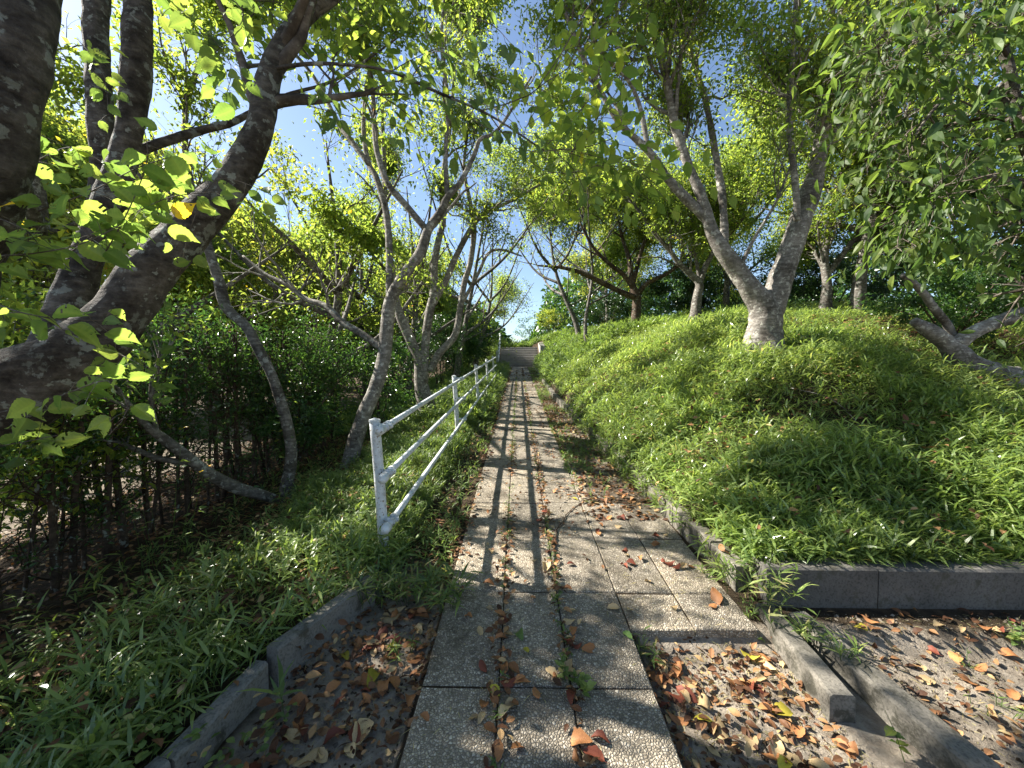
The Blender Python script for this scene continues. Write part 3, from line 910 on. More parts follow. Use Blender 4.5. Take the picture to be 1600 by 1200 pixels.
def crown_leaves(mb, P, rng, n, L=(0.05, 0.09), wr=0.48, tmpl=LEAF_QUAD, spread=0.05, droop=0.5, updir=0.9, t0=0.15, rbias=0.0, gaps=True):
    Nn, S = P.shape[:2]
    k = rng.integers(0, Nn, n)
    t = t0 + (1 - t0) * rng.random(n)
    f = t * (S - 1); i = np.minimum(f.astype(int), S - 2); u = (f - i)[:, None]
    p = P[k, i] * (1 - u) + P[k, i + 1] * u
    T = norm(P[k, i + 1] - P[k, i])
    D = norm(T * 0.6 + rng.normal(0, 0.7, (n, 3)) + np.array([0, 0, -droop]))
    Nv = norm(rng.normal(0, 0.55, (n, 3)) + np.array([0, 0, updir]))
    ll = rng.uniform(*L, n)
    p = p + rng.normal(0, spread, (n, 3))
    tw = rng.random(Nn)                      # some twigs turn before others
    r = np.clip(0.55 * rng.random(n) + 0.45 * tw[k] + rbias, 0, 1)
    g = sun_gaps(p, rng) if gaps else np.ones(n, bool)
    leaves(mb, p[g], D[g], Nv[g], ll[g], ll[g] * wr, tmpl, rng, r[g])


def stack(a, S):
    """resample limbs to a common number of points"""
    P = []; R = []
    for p, r in a:
        q, rr = resample(p, r, S)
        P.append(q); R.append(rr)
    return np.stack(P), np.stack(R)


def tree(name, label, limbs, seed, group=None, cat="tree", bark='bark_grey', leaf='cherry', n1=30, n2=160, n3=700,
         L1=(0.9, 2.0), L2=(0.5, 1.1), L3=(0.25, 0.6), nleaf=12000, leafL=(0.05, 0.09), wr=0.48, tmpl=LEAF_QUAD, sides=16, rough=0.10,
         t0=0.3, up=0.25, trop=0.05, spread=0.13, crown_from=0, thick_n=60, droop=0.5, root=None, rbias=0.0, crownname="crown", flare=0.28, gaps=True):
    """limbs: list of (points, radii); the first is the trunk, the rest are main limbs"""
    rng = np.random.default_rng(seed)
    base = np.array(limbs[0][0][0], float) if root is None else np.array(root, float)
    t = empty(name, base, label, cat, group)
    # trunk and limbs: each its own part
    for k, (p, r) in enumerate(limbs):
        P, R = resample(p, r, max(10, int(thick_n * (1 if k == 0 else 0.8))))
        if k == 0 and flare:
            d = np.linalg.norm(P - P[0], axis=1)
            R = R * (1 + flare * np.exp(-d / (R[0] * 1.6)))
        mb = MB()
        s = sides if max(r) > 0.04 else max(6, sides // 2)
        tube(mb, P, R, s, rough, seed * 3.1 + k)
        mb.build("trunk" if k == 0 else "limb", M[bark], t, smooth=True)
    P0, R0 = stack(limbs[crown_from:], 14)
    P1, R1 = spawn(P0, R0, n1, L1, rng, t0=t0, up=up, trop=trop, seg=8, rmax=0.035)
    P2, R2 = spawn(P1, R1, int(n2 * 1.4), L2, rng, t0=0.2, up=up * 0.6, trop=trop, seg=5, rmax=0.012)
    if gaps:
        g = sun_gaps(P1[:, 4].copy(), rng, 0.5); P1, R1 = P1[g], R1[g]
        P2, R2 = spawn(P1, R1, int(n2 * 1.4), L2, rng, t0=0.2, up=up * 0.6, trop=trop, seg=5, rmax=0.012)
        g = sun_gaps(P2[:, 3].copy(), rng, 0.25); P2, R2 = P2[g], R2[g]
    P3, R3 = spawn(P2, R2, int(n3 * 1.6), L3, rng, t0=0.15, up=0.1, trop=0.0, seg=3, rmax=0.005)
    if gaps:
        g = sun_gaps(P3[:, 2].copy(), rng, 0.12); P3, R3 = P3[g], R3[g]
    mb = MB()
    tubes_batch(mb, P1, R1, 5); tubes_batch(mb, P2, np.maximum(R2, 0.0025), 4); tubes_batch(mb, P3, np.maximum(R3, 0.0016), 3)
    mb.build("branches", M[bark] if bark != 'bark_near' else M['twig'], t, smooth=True)
    mb = MB()
    crown_leaves(mb, P3, rng, int(nleaf * 0.8), leafL, wr, tmpl, spread, droop, rbias=rbias)
    crown_leaves(mb, P2, rng, int(nleaf * 0.2), leafL, wr, tmpl, spread, droop, rbias=rbias)
    mb.build(crownname, M[leaf], t)
    return t


def px(pts, d0, d1=None, rpx=None):
    """limb from photo pixels: pts [(x, y, halfwidth_px)], depth from d0 to d1"""
    n = len(pts)
    d1 = d0 if d1 is None else d1
    out = []; rad = []
    for i, p in enumerate(pts):
        d = d0 + (d1 - d0) * i / (n - 1) if len(p) < 4 else p[3]
        q0 = pts[max(i - 1, 0)]; q1 = pts[min(i + 1, n - 1)]
        tx, ty = q1[0] - q0[0], q1[1] - q0[1]
        tl = math.hypot(tx, ty) + 1e-6
        u = (-(ty / tl) * (p[0] - 800) + (tx / tl) * (p[1] - 600)) / F     # offset across the limb widens it in a wide lens
        out.append(at(p[0], p[1], d)); rad.append(0.86 * p[2] * d / F / math.sqrt(1 + u * u))
    return out, rad


def foot(x, y, dz=-0.1):
    return np.array([x, y, float(gz(x, y)) + dz])


# --- near cherry on the left: four stems leaving one stool beyond the frame edge
A = px([(-330, 640, 105, 1.75), (-120, 640, 95, 1.72), (20, 610, 78, 1.72), (110, 560, 62, 1.75), (185, 490, 54, 1.8), (235, 425, 50, 1.85), (300, 355, 42, 1.9),
        (365, 280, 36, 1.93), (405, 205, 29, 1.97), (415, 150, 27, 2.0), (432, 90, 25, 2.03), (470, 30, 23, 2.1), (540, -30, 19, 2.2), (640, -130, 15, 2.4), (740, -280, 9, 2.6)], 1.8)
rootA = foot(-3.0, 1.35)
A = ([rootA, np.array([-2.8, 1.4, 0.85])] + A[0][0:], [0.34, 0.32] + A[1])
Bl = px([(-160, 620, 95, 1.5), (-90, 450, 92, 1.35), (-38, 330, 88, 1.25), (-8, 220, 85, 1.2), (15, 100, 84, 1.2), (32, -30, 80, 1.25), (50, -260, 70, 1.4), (60, -600, 50, 1.7)], 1.3)
Cl = px([(60, 600, 48, 1.95), (110, 470, 42, 2.05), (165, 330, 34, 2.15), (197, 230, 31, 2.2), (211, 140, 29, 2.2), (216, 40, 30, 2.2), (222, -80, 26, 2.3), (260, -300, 20, 2.6), (330, -600, 12, 3.0)], 2.1)
Dl = px([(100, 520, 30, 2.5), (140, 400, 28, 2.6), (160, 280, 27, 2.65), (156, 160, 26, 2.65), (150, 60, 26, 2.7), (150, -100, 24, 2.8), (120, -350, 18, 3.1)], 2.6)
El = px([(205, 240, 12, 2.25), (255, 222, 11, 2.35), (310, 205, 9, 2.45), (360, 192, 8, 2.5), (400, 172, 6, 2.55), (450, 148, 4.5, 2.6), (530, 122, 3, 2.7), (620, 60, 2, 2.8)], 2.4)
Fl = px([(425, 108, 5, 2.0), (480, 100, 4, 1.95), (540, 101, 3.4, 1.9), (610, 112, 3.2, 1.85), (690, 147, 3.0, 1.8), (765, 180, 2.2, 1.75), (850, 235, 1.5, 1.7)], 1.9)
near = tree("cherry_tree", "big dark near cherry tree with curving lichen spotted limbs at the left edge", [A, Bl, Cl, Dl, El, Fl], 11,
            bark='bark_near', leaf='cherry', n1=0 or 26, n2=150, n3=700, L1=(0.9, 1.9), nleaf=8500, leafL=(0.06, 0.10), wr=0.52, tmpl=LEAF_MED,
            sides=44, rough=0.17, thick_n=170, t0=0.62, up=0.5, crown_from=0)


def spray(parent, name, path, n, Lr, rng, mat, spread=0.03, tm=LEAF_HI, wr=0.62, facing=(0, -0.5, 0.5), droop=0.35, tr=0.0022, rb=0.0):
    """a leafy shoot: stem plus large broad leaves"""
    P, R = resample(path, np.linspace(tr, tr * 0.4, len(path)), 14)
    mbs = MB(); tube(mbs, P, R, 6)
    k = np.sort(rng.random(n)) * 0.95 + 0.05
    f = k * 13; i = np.minimum(f.astype(int), 12); u = (f - i)[:, None]
    p = P[i] * (1 - u) + P[i + 1] * u
    T = norm(P[i + 1] - P[i])
    side = norm(np.cross(T, np.array([0, 0, 1.0]))) * np.where(np.arange(n) % 2, 1, -1)[:, None]
    D = norm(T * 0.5 + side * 0.8 + rng.normal(0, 0.35, (n, 3)) + np.array([0, 0, -droop]))
    Nv = norm(np.array(facing) + rng.normal(0, 0.38, (n, 3)))
    # petioles
    q = p + D * 0.02 + rng.normal(0, spread, (n, 3))
    Pp = np.stack([p, (p + q) / 2 + np.array([0, 0, 0.004]), q], 1)
    tubes_batch(mbs, Pp, np.full((n, 3), 0.0009), 3)
    so = mbs.build(name, M['twig'], parent, smooth=True)
    mb = MB()
    ll = rng.uniform(*Lr, n)
    for v in range(len(tm)):
        s = (np.arange(n) % len(tm)) == v
        leaves(mb, q[s], D[s], Nv[s], ll[s], ll[s] * wr, tm[v], rng, np.clip(rng.random(s.sum()) * 0.9 + rb, 0, 1))
    lo = mb.build("leaves", mat, parent)
    lo.parent = so
    lo.location = (0, 0, 0)
    return so


rs = np.random.default_rng(5)
# bright back-lit shoots in front of the near limbs
for path, n in [
    ([(60, 330, 1.25), (140, 300, 1.2), (220, 260, 1.2), (290, 240, 1.25)], 12),
    ([(100, 400, 1.3), (180, 350, 1.25), (260, 310, 1.2), (330, 300, 1.25)], 12),
    ([(150, 420, 1.25), (200, 330, 1.15), (230, 250, 1.1), (225, 200, 1.1)], 9),
    ([(40, 260, 1.6), (110, 230, 1.5), (170, 260, 1.45)], 8),
    ([(0, 400, 1.1), (60, 395, 1.1), (130, 380, 1.1), (190, 350, 1.15)], 8),
    ([(-20, 470, 1.1), (40, 490, 1.05), (110, 500, 1.1), (170, 500, 1.15)], 8),
    ([(-30, 330, 1.2), (20, 350, 1.15), (60, 370, 1.1)], 5),
    ([(0, 645, 1.25), (90, 620, 1.2), (170, 595, 1.15), (200, 640, 1.15), (170, 680, 1.15)], 9),
    ([(280, 430, 1.8), (300, 350, 1.7), (340, 280, 1.7), (420, 300, 1.7)], 8),
    ([(250, 0, 1.6), (310, 40, 1.5), (360, 100, 1.45), (350, 160, 1.4)], 14),
    ([(120, 60, 2.0), (160, 110, 1.9), (170, 180, 1.8)], 8),
    ([(300, -40, 1.5), (380, 20, 1.5), (330, 90, 1.5)], 10),
    ([(240, 640, 2.3), (250, 560, 2.2), (255, 500, 2.2), (262, 450, 2.2)], 11),
    ([(160, 540, 1.7), (200, 560, 1.6), (240, 580, 1.6)], 6),
    ([(-20, 700, 1.4), (40, 690, 1.35), (90, 680, 1.3)], 6),
]:
    spray(near, "leafy_shoot", [at(a, b, d) for a, b, d in path], int(n * 2.2), (0.05, 0.095), rs, M['big'], facing=(-0.6, 0.35, 0.6), wr=0.62, rb=-0.02 + 0.1 * rs.random())
# darker leaves hanging from the long thin limb across the top
for path, n in [
    ([(610, 112, 1.85), (650, 90, 1.7), (690, 75, 1.6), (730, 95, 1.6)], 12),
    ([(640, 125, 1.8), (680, 80, 1.6), (740, 110, 1.55), (800, 130, 1.5)], 14),
    ([(700, 150, 1.8), (760, 200, 1.7), (820, 210, 1.65), (870, 230, 1.65)], 16),
    ([(700, 150, 1.8), (750, 160, 1.7), (800, 190, 1.65), (840, 240, 1.65)], 12),
    ([(480, 165, 2.0), (560, 185, 1.9), (610, 195, 1.85), (680, 215, 1.8)], 10),
    ([(520, 100, 1.9), (500, 130, 1.8), (520, 160, 1.75)], 6),
    ([(680, 140, 1.8), (690, 190, 1.75), (700, 240, 1.75)], 7),
    ([(720, 20, 1.6), (770, 40, 1.55), (800, 70, 1.5)], 8),
    ([(860, 230, 1.9), (900, 270, 1.9), (920, 320, 1.9)], 9),
]:
    spray(near, "leafy_shoot", [at(a, b, d) for a, b, d in path], n, (0.06, 0.095), rs, M['big'], droop=0.9, wr=0.5, facing=(0.5, -0.9, 0.5), rb=-0.25)

# --- leaning tree T2 with low limb
b2 = foot(-2.55, 4.3)
T2 = px([(448, 770, 15, 4.4), (455, 700, 13, 4.4), (432, 605, 12, 4.4), (402, 542, 12, 4.4), (384, 509, 11, 4.4), (354, 482, 12, 4.4), (342, 440, 13, 4.4), (328, 395, 11, 4.4), (300, 300, 9, 4.5), (290, 180, 7, 4.7), (330, 40, 5, 5.0)], 4.4)
T2 = ([b2] + T2[0], [0.11] + [q * 0.85 for q in T2[1]])
T2b = px([(450, 790, 8, 4.3), (418, 776, 10, 4.1), (370, 762, 12, 3.9), (330, 742, 12, 3.7), (290, 712, 11, 3.5), (255, 685, 10, 3.4), (228, 664, 8, 3.3), (200, 630, 5, 3.2), (170, 590, 3, 3.1)], 4)
tree("cherry_tree", "slim leaning tree with a low bent limb reaching down in front of the hedge stems", [T2, T2b], 21, bark='bark_grey', n1=40, n2=220, n3=1300,
     nleaf=36000, leafL=(0.05, 0.085), t0=0.5, thick_n=50)
# --- T3
b3 = foot(-2.25, 5.1)
T3 = px([(548, 720, 15, 5.3), (566, 655, 14, 5.35), (585, 610, 13, 5.4), (600, 557, 13, 5.5), (607, 488, 12, 5.5), (613, 461, 11, 5.5), (633, 428, 10.5, 5.5), (657, 395, 10, 5.5), (669, 359, 9, 5.5), (690, 329, 8, 5.5),
         (699, 308, 7, 5.5), (720, 284, 5, 5.5), (742, 239, 4.5, 5.6), (750, 218, 4, 5.6), (780, 200, 3, 5.7), (830, 120, 2, 5.9)], 5.5)
T3 = ([b3] + T3[0], [0.16] + T3[1])
T3a = px([(667, 360, 6), (636, 323, 6), (606, 287, 5.5), (590, 240, 5), (585, 200, 4.5), (580, 120, 4), (560, 20, 3), (540, -80, 2)], 5.5, 5.8)
T3b = px([(609, 465, 7), (608, 386, 6.5), (603, 329, 6), (588, 278, 5.5), (576, 254, 5), (568, 200, 4), (575, 120, 3.5), (600, 30, 2.5)], 5.6, 6.0)
T3c = px([(598, 545, 7), (564, 521, 6.5), (534, 503, 6), (510, 479, 6), (477, 467, 5), (450, 446, 4.5), (414, 428, 3.5), (380, 400, 2)], 5.5, 6.2)
T3d = px([(576, 256, 5), (545, 215, 4.5), (530, 195, 4), (490, 120, 3), (440, 60, 2.5), (400, 0, 2)], 5.7, 6.2)
T3e = px([(699, 308, 5), (696, 240, 4), (700, 160, 3.5), (690, 60, 3), (700, -60, 2)], 5.5, 5.7)
tree("cherry_tree", "grey barked cherry tree with a bent trunk just behind the first railing post", [T3, T3a, T3b, T3c, T3d, T3e], 31, bark='bark_pale', n1=90, n2=480, n3=2600,
     nleaf=52000, leafL=(0.05, 0.085), t0=0.25, thick_n=70)
# --- T4 many stems
b4 = foot(-1.9, 8.3)
T4 = px([(658, 600, 12, 8.3), (655, 560, 10, 8.3), (645, 540, 9, 8.3), (630, 505, 9, 8.3), (618, 470, 8, 8.3), (612, 420, 7, 8.3), (604, 370, 6, 8.3), (600, 250, 4, 8.4), (595, 120, 3, 8.4)], 8.3)
T4 = ([b4] + T4[0], [0.22] + T4[1])
T4b = px([(662, 600, 9), (663, 557, 8), (669, 500, 8), (678, 455, 7.5), (679, 410, 6.5), (687, 368, 6), (693, 344, 5), (690, 290, 4.5), (700, 220, 4), (710, 120, 3), (720, 20, 2)], 8.3)
T4c = px([(674, 478, 6.5), (696, 440, 6), (711, 404, 5.5), (735, 359, 5), (756, 335, 4), (798, 314, 3), (850, 285, 2)], 8.3, 8.0)
T4d = px([(672, 580, 7), (686, 552, 7), (711, 524, 6.5), (720, 476, 6), (726, 440, 5.5), (735, 410, 5), (741, 359, 4.5), (734, 314, 4), (725, 260, 3), (735, 180, 2)], 8.3)
T4e = px([(724, 470, 3.5), (747, 428, 3), (762, 397, 2.8), (782, 390, 2.2), (815, 400, 1.5)], 8.3, 8.0)
tree("cherry_tree", "cluster of slender pale stems rising together behind the second railing post", [T4, T4b, T4c, T4d, T4e], 41, bark='bark_pale', n1=90, n2=480, n3=2600,
     nleaf=50000, leafL=(0.05, 0.085), t0=0.3, thick_n=50)

# --- T5 twin trunk on the mound
f5 = at(1190, 548, 5.5)
b5 = foot(f5[0], f5[1])
T5 = px([(1192, 545, 36), (1195, 515, 31), (1193, 485, 28), (1176, 457, 23), (1155, 425, 19), (1133, 397, 16), (1113, 362, 14), (1103, 330, 11), (1093, 300, 10), (1075, 256, 9.5), (1056, 202, 9), (1045, 144, 8), (1033, 91, 7), (1022, 55, 6), (1008, -30, 5), (980, -160, 3)], 5.5, 5.2)
T5 = ([b5] + T5[0], [0.31] + T5[1])
T5r = px([(1200, 490, 26), (1216, 445, 22), (1232, 400, 21), (1250, 350, 21), (1265, 305, 19), (1278, 255, 15), (1284, 200, 12), (1292, 150, 10), (1305, 95, 10), (1312, 30, 9), (1335, -40, 7), (1360, -200, 4)], 5.5, 5.2)
T5c = px([(1106, 345, 10), (1070, 308, 9.5), (1042, 277, 9), (1024, 250, 8), (1006, 229, 7.5), (964, 187, 6), (934, 133, 5), (914, 95, 4.5), (899, 60, 4), (872, -10, 3), (840, -100, 2)], 5.4, 5.0)
T5d = px([(1012, 230, 5), (999, 164, 4.5), (976, 118, 4), (937, 79, 3.5), (925, 20, 3), (930, -60, 2)], 5.2)
T5e = px([(1130, 395, 9), (1132, 363, 8), (1128, 305, 7.5), (1117, 233, 6.5), (1102, 156, 6), (1079, 79, 5), (1070, 10, 4), (1075, -80, 3)], 5.5, 5.8)
T5f = px([(1246, 345, 7), (1243, 290, 6.5), (1236, 229, 6.5), (1234, 156, 6), (1240, 83, 5.5), (1245, -10, 5), (1255, -120, 3)], 5.0, 4.6)
T5g = px([(1302, 110, 7), (1300, 50, 6.5), (1296, 0, 6), (1280, -90, 4)], 5.3)
T5h = px([(1155, 420, 4), (1180, 370, 3), (1210, 320, 2.5), (1240, 250, 2), (1270, 190, 1.5)], 5.4, 5.0)
tree("cherry_tree", "large pale cherry tree forking low into two heavy trunks on the grassy mound", [T5, T5r, T5c, T5d, T5e, T5f, T5g, T5h], 51, bark='bark_pale', n1=110, n2=560, n3=3000,
     nleaf=42000, leafL=(0.05, 0.085), t0=0.35, sides=28, thick_n=110, rough=0.16)

# --- T6, T7 farther on the mound
T6 = px([(993, 512, 9), (994, 485, 8), (995, 463, 8), (988, 445, 6), (983, 405, 4.5), (972, 370, 3), (960, 320, 2)], 14)
b6 = T6[0][0].copy(); b6[2] = float(gz(b6[0], b6[1])) - 0.1
T6 = ([b6] + T6[0], [0.3] + T6[1])
tree("cherry_tree", "wide umbrella shaped tree with yellowing leaves beside the dark shrubs on the mound",
     [T6, px([(994, 465, 6), (972, 457, 5.5), (933, 438, 5), (905, 425, 4), (876, 418, 3), (840, 415, 1.5)], 14, 13),
      px([(992, 455, 5), (975, 430, 4.5), (953, 413, 4), (926, 385, 3), (905, 345, 2)], 14, 13.5),
      px([(996, 460, 5), (1012, 442, 4.5), (1045, 426, 3.5), (1075, 400, 3), (1110, 380, 2)], 14, 13.5),
      px([(990, 440, 4), (1000, 400, 3.5), (1015, 350, 2.5), (1025, 310, 1.5)], 14)], 61,
     bark='bark_brown', leaf='yellowish', n1=60, n2=300, n3=1400, L1=(1.2, 2.6), L2=(0.6, 1.3), L3=(0.3, 0.7), nleaf=27000, leafL=(0.07, 0.12), t0=0.3, thick_n=30, sides=10, spread=0.08)
T7 = px([(1087, 488, 9.5), (1089, 465, 8.5), (1093, 443, 8), (1078, 428, 6), (1060, 410, 5), (1045, 390, 4.5), (1022, 363, 4), (1003, 335, 3), (983, 313, 2)], 11)
b7 = T7[0][0].copy(); b7[2] = float(gz(b7[0], b7[1])) - 0.1
T7 = ([b7] + T7[0], [0.26] + T7[1])
tree("cherry_tree", "small grey tree with two thin limbs left of the big forked cherry",
     [T7, px([(1094, 440, 6), (1102, 417, 5), (1115, 390, 4), (1120, 340, 3), (1140, 280, 2)], 11), px([(1094, 440, 4), (1085, 390, 3), (1080, 340, 2.5), (1075, 280, 1.5)], 11)], 71,
     bark='bark_grey', leaf='cherry', n1=60, n2=300, n3=1400, L1=(1.0, 2.2), L2=(0.5, 1.1), L3=(0.3, 0.6), nleaf=27000, leafL=(0.06, 0.10), t0=0.3, thick_n=30, sides=10, spread=0.07)
T10 = px([(1290, 475, 11), (1292, 440, 10), (1288, 400, 8), (1300, 340, 6), (1310, 280, 4), (1330, 200, 2)], 9)
b10 = T10[0][0].copy(); b10[2] = float(gz(b10[0], b10[1])) - 0.1
tree("cherry_tree", "grey tree trunk standing behind the mound to the right of the forked cherry",
     [([b10] + T10[0], [0.2] + T10[1]), px([(1292, 430, 6), (1330, 380, 5), (1370, 330, 4), (1400, 260, 2.5)], 9)], 101,
     bark='bark_grey', leaf='cherry', n1=50, n2=260, n3=1300, L1=(1.0, 2.2), L2=(0.5, 1.1), L3=(0.3, 0.6), nleaf=34000, leafL=(0.06, 0.10), t0=0.2, thick_n=26, sides=10, spread=0.07)

# --- T8 old sprawling trunk at the right
T8 = px([(1790, 640, 34, 5.0), (1690, 612, 30, 5.0), (1610, 597, 27, 5.0), (1545, 590, 27, 5.0), (1510, 572, 28, 5.0), (1487, 545, 22, 5.0), (1470, 530, 17, 5.0), (1450, 515, 13, 5.0), (1428, 502, 9, 5.0)], 5)
b8 = T8[0][0].copy(); b8[2] = float(gz(b8[0], b8[1])) - 0.1
T8 = ([b8] + T8[0], [0.34] + T8[1])
T8b = px([(1500, 545, 14), (1478, 505, 9.5), (1458, 480, 9), (1440, 455, 8.5), (1424, 440, 7.5), (1410, 430, 6)], 5.1, 4.9)
T8c = px([(1490, 540, 15), (1520, 520, 13), (1560, 503, 12), (1610, 488, 13), (1680, 470, 12), (1760, 430, 10), (1800, 330, 8), (1780, 220, 6)], 5.0, 4.6)
t8 = tree("cherry_tree", "old low sprawling tree with thick flaking limbs at the right edge", [T8, T8b, T8c], 81, bark='bark_pale', n1=14, n2=100, n3=600, L1=(0.8, 1.6),
          nleaf=6000, leafL=(0.05, 0.09), t0=0.55, crown_from=2, thick_n=70, sides=22, rough=0.25, up=0.5, flare=0.0)

# --- T9 near right tree whose leaves hang into the frame
T9 = px([(1760, 900, 24, 2.9), (1740, 600, 22, 2.9), (1690, 420, 20, 2.9), (1630, 290, 18, 2.9), (1592, 190, 16, 2.9), (1575, 100, 14, 2.9), (1548, 20, 13, 2.9), (1520, -60, 12, 2.9), (1470, -220, 9, 2.9), (1400, -420, 6, 3.0)], 2.9)
b9 = np.array([T9[0][0][0] + 0.05, T9[0][0][1], float(gz(T9[0][0][0], T9[0][0][1])) - 0.1])
T9 = ([b9] + T9[0], [0.16] + T9[1])
T9b = px([(1596, 200, 9, 2.9), (1560, 150, 7, 2.9), (1500, 135, 5, 2.9), (1490, 140, 4, 2.8), (1460, 170, 3, 2.7), (1430, 210, 2, 2.6)], 2.9)
T9c = px([(1640, 300, 9, 2.9), (1580, 282, 7, 2.9), (1510, 278, 5, 2.9), (1480, 290, 4, 2.8), (1450, 310, 3, 2.7), (1420, 330, 2, 2.6)], 2.9)
T9d = px([(1560, 60, 8, 2.9), (1500, 20, 6, 2.9), (1470, 20, 5, 2.8), (1430, 60, 3, 2.7), (1400, 120, 2, 2.6)], 2.9)
t9 = tree("cherry_tree", "near tree with drooping long green leaves filling the upper right corner", [T9, T9b, T9c, T9d], 91, bark='bark_near', leaf='cherry_shade', n1=60, n2=300, n3=900, L1=(0.35, 0.85),
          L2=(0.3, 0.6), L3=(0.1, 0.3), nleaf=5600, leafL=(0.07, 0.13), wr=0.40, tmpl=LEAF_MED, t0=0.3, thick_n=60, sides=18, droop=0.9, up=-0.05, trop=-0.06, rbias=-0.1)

# --- generic trees of the surrounding wood
def auto_tree(x, y, H, seed, label, leaf='cherry', bark='bark_grey', nl=5, r=0.13, lean=(0, 0), group=None, nleaf=22000, leafL=(0.07, 0.12), fork=0.25, spreadR=0.45, base=None, name="broadleaf_tree", k=1.0, spread=0.09):
    rg = np.random.default_rng(seed)
    b = foot(x, y) if base is None else np.array([x, y, base])
    top = b + np.array([lean[0], lean[1], H])
    mid = b + (top - b) * 0.5 + np.append(rg.normal(0, 0.04 * H, 2), 0)
    limbs = [([b, b + np.array([lean[0] * .1, lean[1] * .1, H * 0.15]), mid, top], [r * 1.25, r, r * 0.6, r * 0.12])]
    for i in range(nl):
        t = fork + 0.4 * i / nl
        s = b + (mid - b) * min(1, t * 2)
        a = 2 * math.pi * (i + rg.random() * 0.6) / nl
        d = np.array([math.cos(a), math.sin(a), 0]) * H * spreadR * rg.uniform(0.7, 1.1)
        e = s + d + np.array([0, 0, H * rg.uniform(0.25, 0.55)])
        m_ = s + d * 0.45 + np.array([0, 0, H * 0.12])
        limbs.append(([s, m_, e], [r * 0.6, r * 0.4, r * 0.1]))
    return tree(name, label, limbs, seed, group, bark=bark, leaf=leaf, n1=int(60 * k), n2=int(300 * k), n3=int(1300 * k), L1=(H * 0.18, H * 0.40), L2=(H * 0.10, H * 0.22), L3=(H * 0.06, H * 0.13),
                nleaf=nleaf, leafL=leafL, thick_n=22, sides=9, t0=0.2, spread=spread * 1.8)


def shrub(x, y, rx, ry, h, seed, label, leaf='dark', n=9000, L=(0.05, 0.09), name="shrub", group=None, z0=None, nstem=7, bark='bark_brown', low=0.15, cl=90, wr=0.42, trunkr=0.02):
    """dense bush: stems fanning out and leaf clumps spread through the volume"""
    rg = np.random.default_rng(seed)
    zb = float(gz(x, y)) if z0 is None else z0
    t = empty(name, (x, y, zb), label, "shrub", group)
    mb = MB()
    P = []
    for i in range(nstem):
        a = rg.uniform(0, 2 * math.pi); q = rg.uniform(0.3, 0.9)
        e = np.array([x + rx * q * math.cos(a), y + ry * q * math.sin(a), zb + h * rg.uniform(0.6, 0.95)])
        p, r = resample([[x + rg.normal(0, 0.06), y + rg.normal(0, 0.06), zb - 0.1], [x + (e[0] - x) * 0.4, y + (e[1] - y) * 0.4, zb + h * 0.4], e], [trunkr, trunkr * 0.7, trunkr * 0.2], 10)
        P.append(p); tube(mb, p, r, 6)
    mb.build("stems", M[bark], t, smooth=True)
    c = norm(rg.normal(size=(cl, 3))) * (rg.random((cl, 1)) ** 0.45)
    c[:, 2] = np.abs(c[:, 2]) if low > 0.5 else c[:, 2]
    cr = rg.uniform(0.14, 0.32, cl)
    k = rg.integers(0, cl, n)
    q = c[k] + norm(rg.normal(size=(n, 3))) * (rg.random((n, 1)) ** 0.5) * cr[k][:, None]
    p = np.stack([x + q[:, 0] * rx, y + q[:, 1] * ry, zb + h * (low + (1 - low) * (0.5 + 0.5 * q[:, 2]))], 1)
    D = norm(q * np.array([1, 1, 0.4]) + rg.normal(0, 0.6, (n, 3)))
    Nv = norm(rg.normal(0, 0.5, (n, 3)) + np.array([0, 0, 0.9]) + q * 0.5)
    ll = rg.uniform(*L, n)
    tw = rg.random(cl)
    m2 = MB()
    g = sun_gaps(p, rg, 0.45); k = k[g]
    leaves(m2, p[g], D[g], Nv[g], ll[g], ll[g] * wr, LEAF_QUAD, rg, np.clip(0.6 * rg.random(g.sum()) + 0.4 * tw[k], 0, 1))
    m2.build("foliage", M[leaf], t)
    return t


# left side
auto_tree(-4.6, 8.5, 6.5, 201, "dappled tree just behind the hedge, left of the pale stem cluster", nleaf=38250, lean=(0.4, 0))
auto_tree(-6.5, 5.0, 6.8, 202, "tree behind the hedge seen between the near dark limbs", leaf='yellowish', nleaf=36000)
auto_tree(-8.5, 10.5, 7.5, 203, "light green tree deep in the wood behind the hedge", leaf='yellowish', nleaf=38250, leafL=(0.09, 0.14))
auto_tree(-3.6, 12.5, 7.0, 204, "tree growing left of the railing's middle part", nleaf=38250, leafL=(0.07, 0.12))
auto_tree(-2.7, 16.5, 9.0, 205, "tree whose crown arches over the path from the left before the steps", nleaf=24000, leafL=(0.08, 0.13), lean=(1.6, 0))
auto_tree(-6.5, 18.0, 8.0, 206, "taller tree in the wood left of the path, halfway to the steps", nleaf=28000, leafL=(0.11, 0.17))
auto_tree(-13, 15, 9, 207, "far tree in the wood at the left", leaf='cherry', nleaf=22000, leafL=(0.14, 0.2))
auto_tree(-14, 6.5, 8.5, 208, "far tree behind the sunlit clearing at the left", leaf='yellowish', nleaf=22000, leafL=(0.13, 0.19))
auto_tree(-4.2, 25.0, 6.5, 209, "dark tree left of the far steps", leaf='hedge', nleaf=13000, leafL=(0.12, 0.18))
auto_tree(-9.5, 6.8, 7.5, 221, "bright tree behind the hedge beside the sunlit clearing", leaf='cherry', nleaf=40500, leafL=(0.09, 0.14))
auto_tree(-11, 11, 8.5, 222, "yellow green tree in the second row of the left wood", leaf='yellowish', nleaf=38250, leafL=(0.12, 0.17))
auto_tree(-5.6, 14, 7.5, 223, "full crowned tree behind the pale stem cluster", leaf='yellowish', nleaf=40500, leafL=(0.09, 0.14))
auto_tree(-17, 11, 10, 224, "tall tree at the back of the left wood", leaf='cherry', nleaf=24000, leafL=(0.16, 0.24))
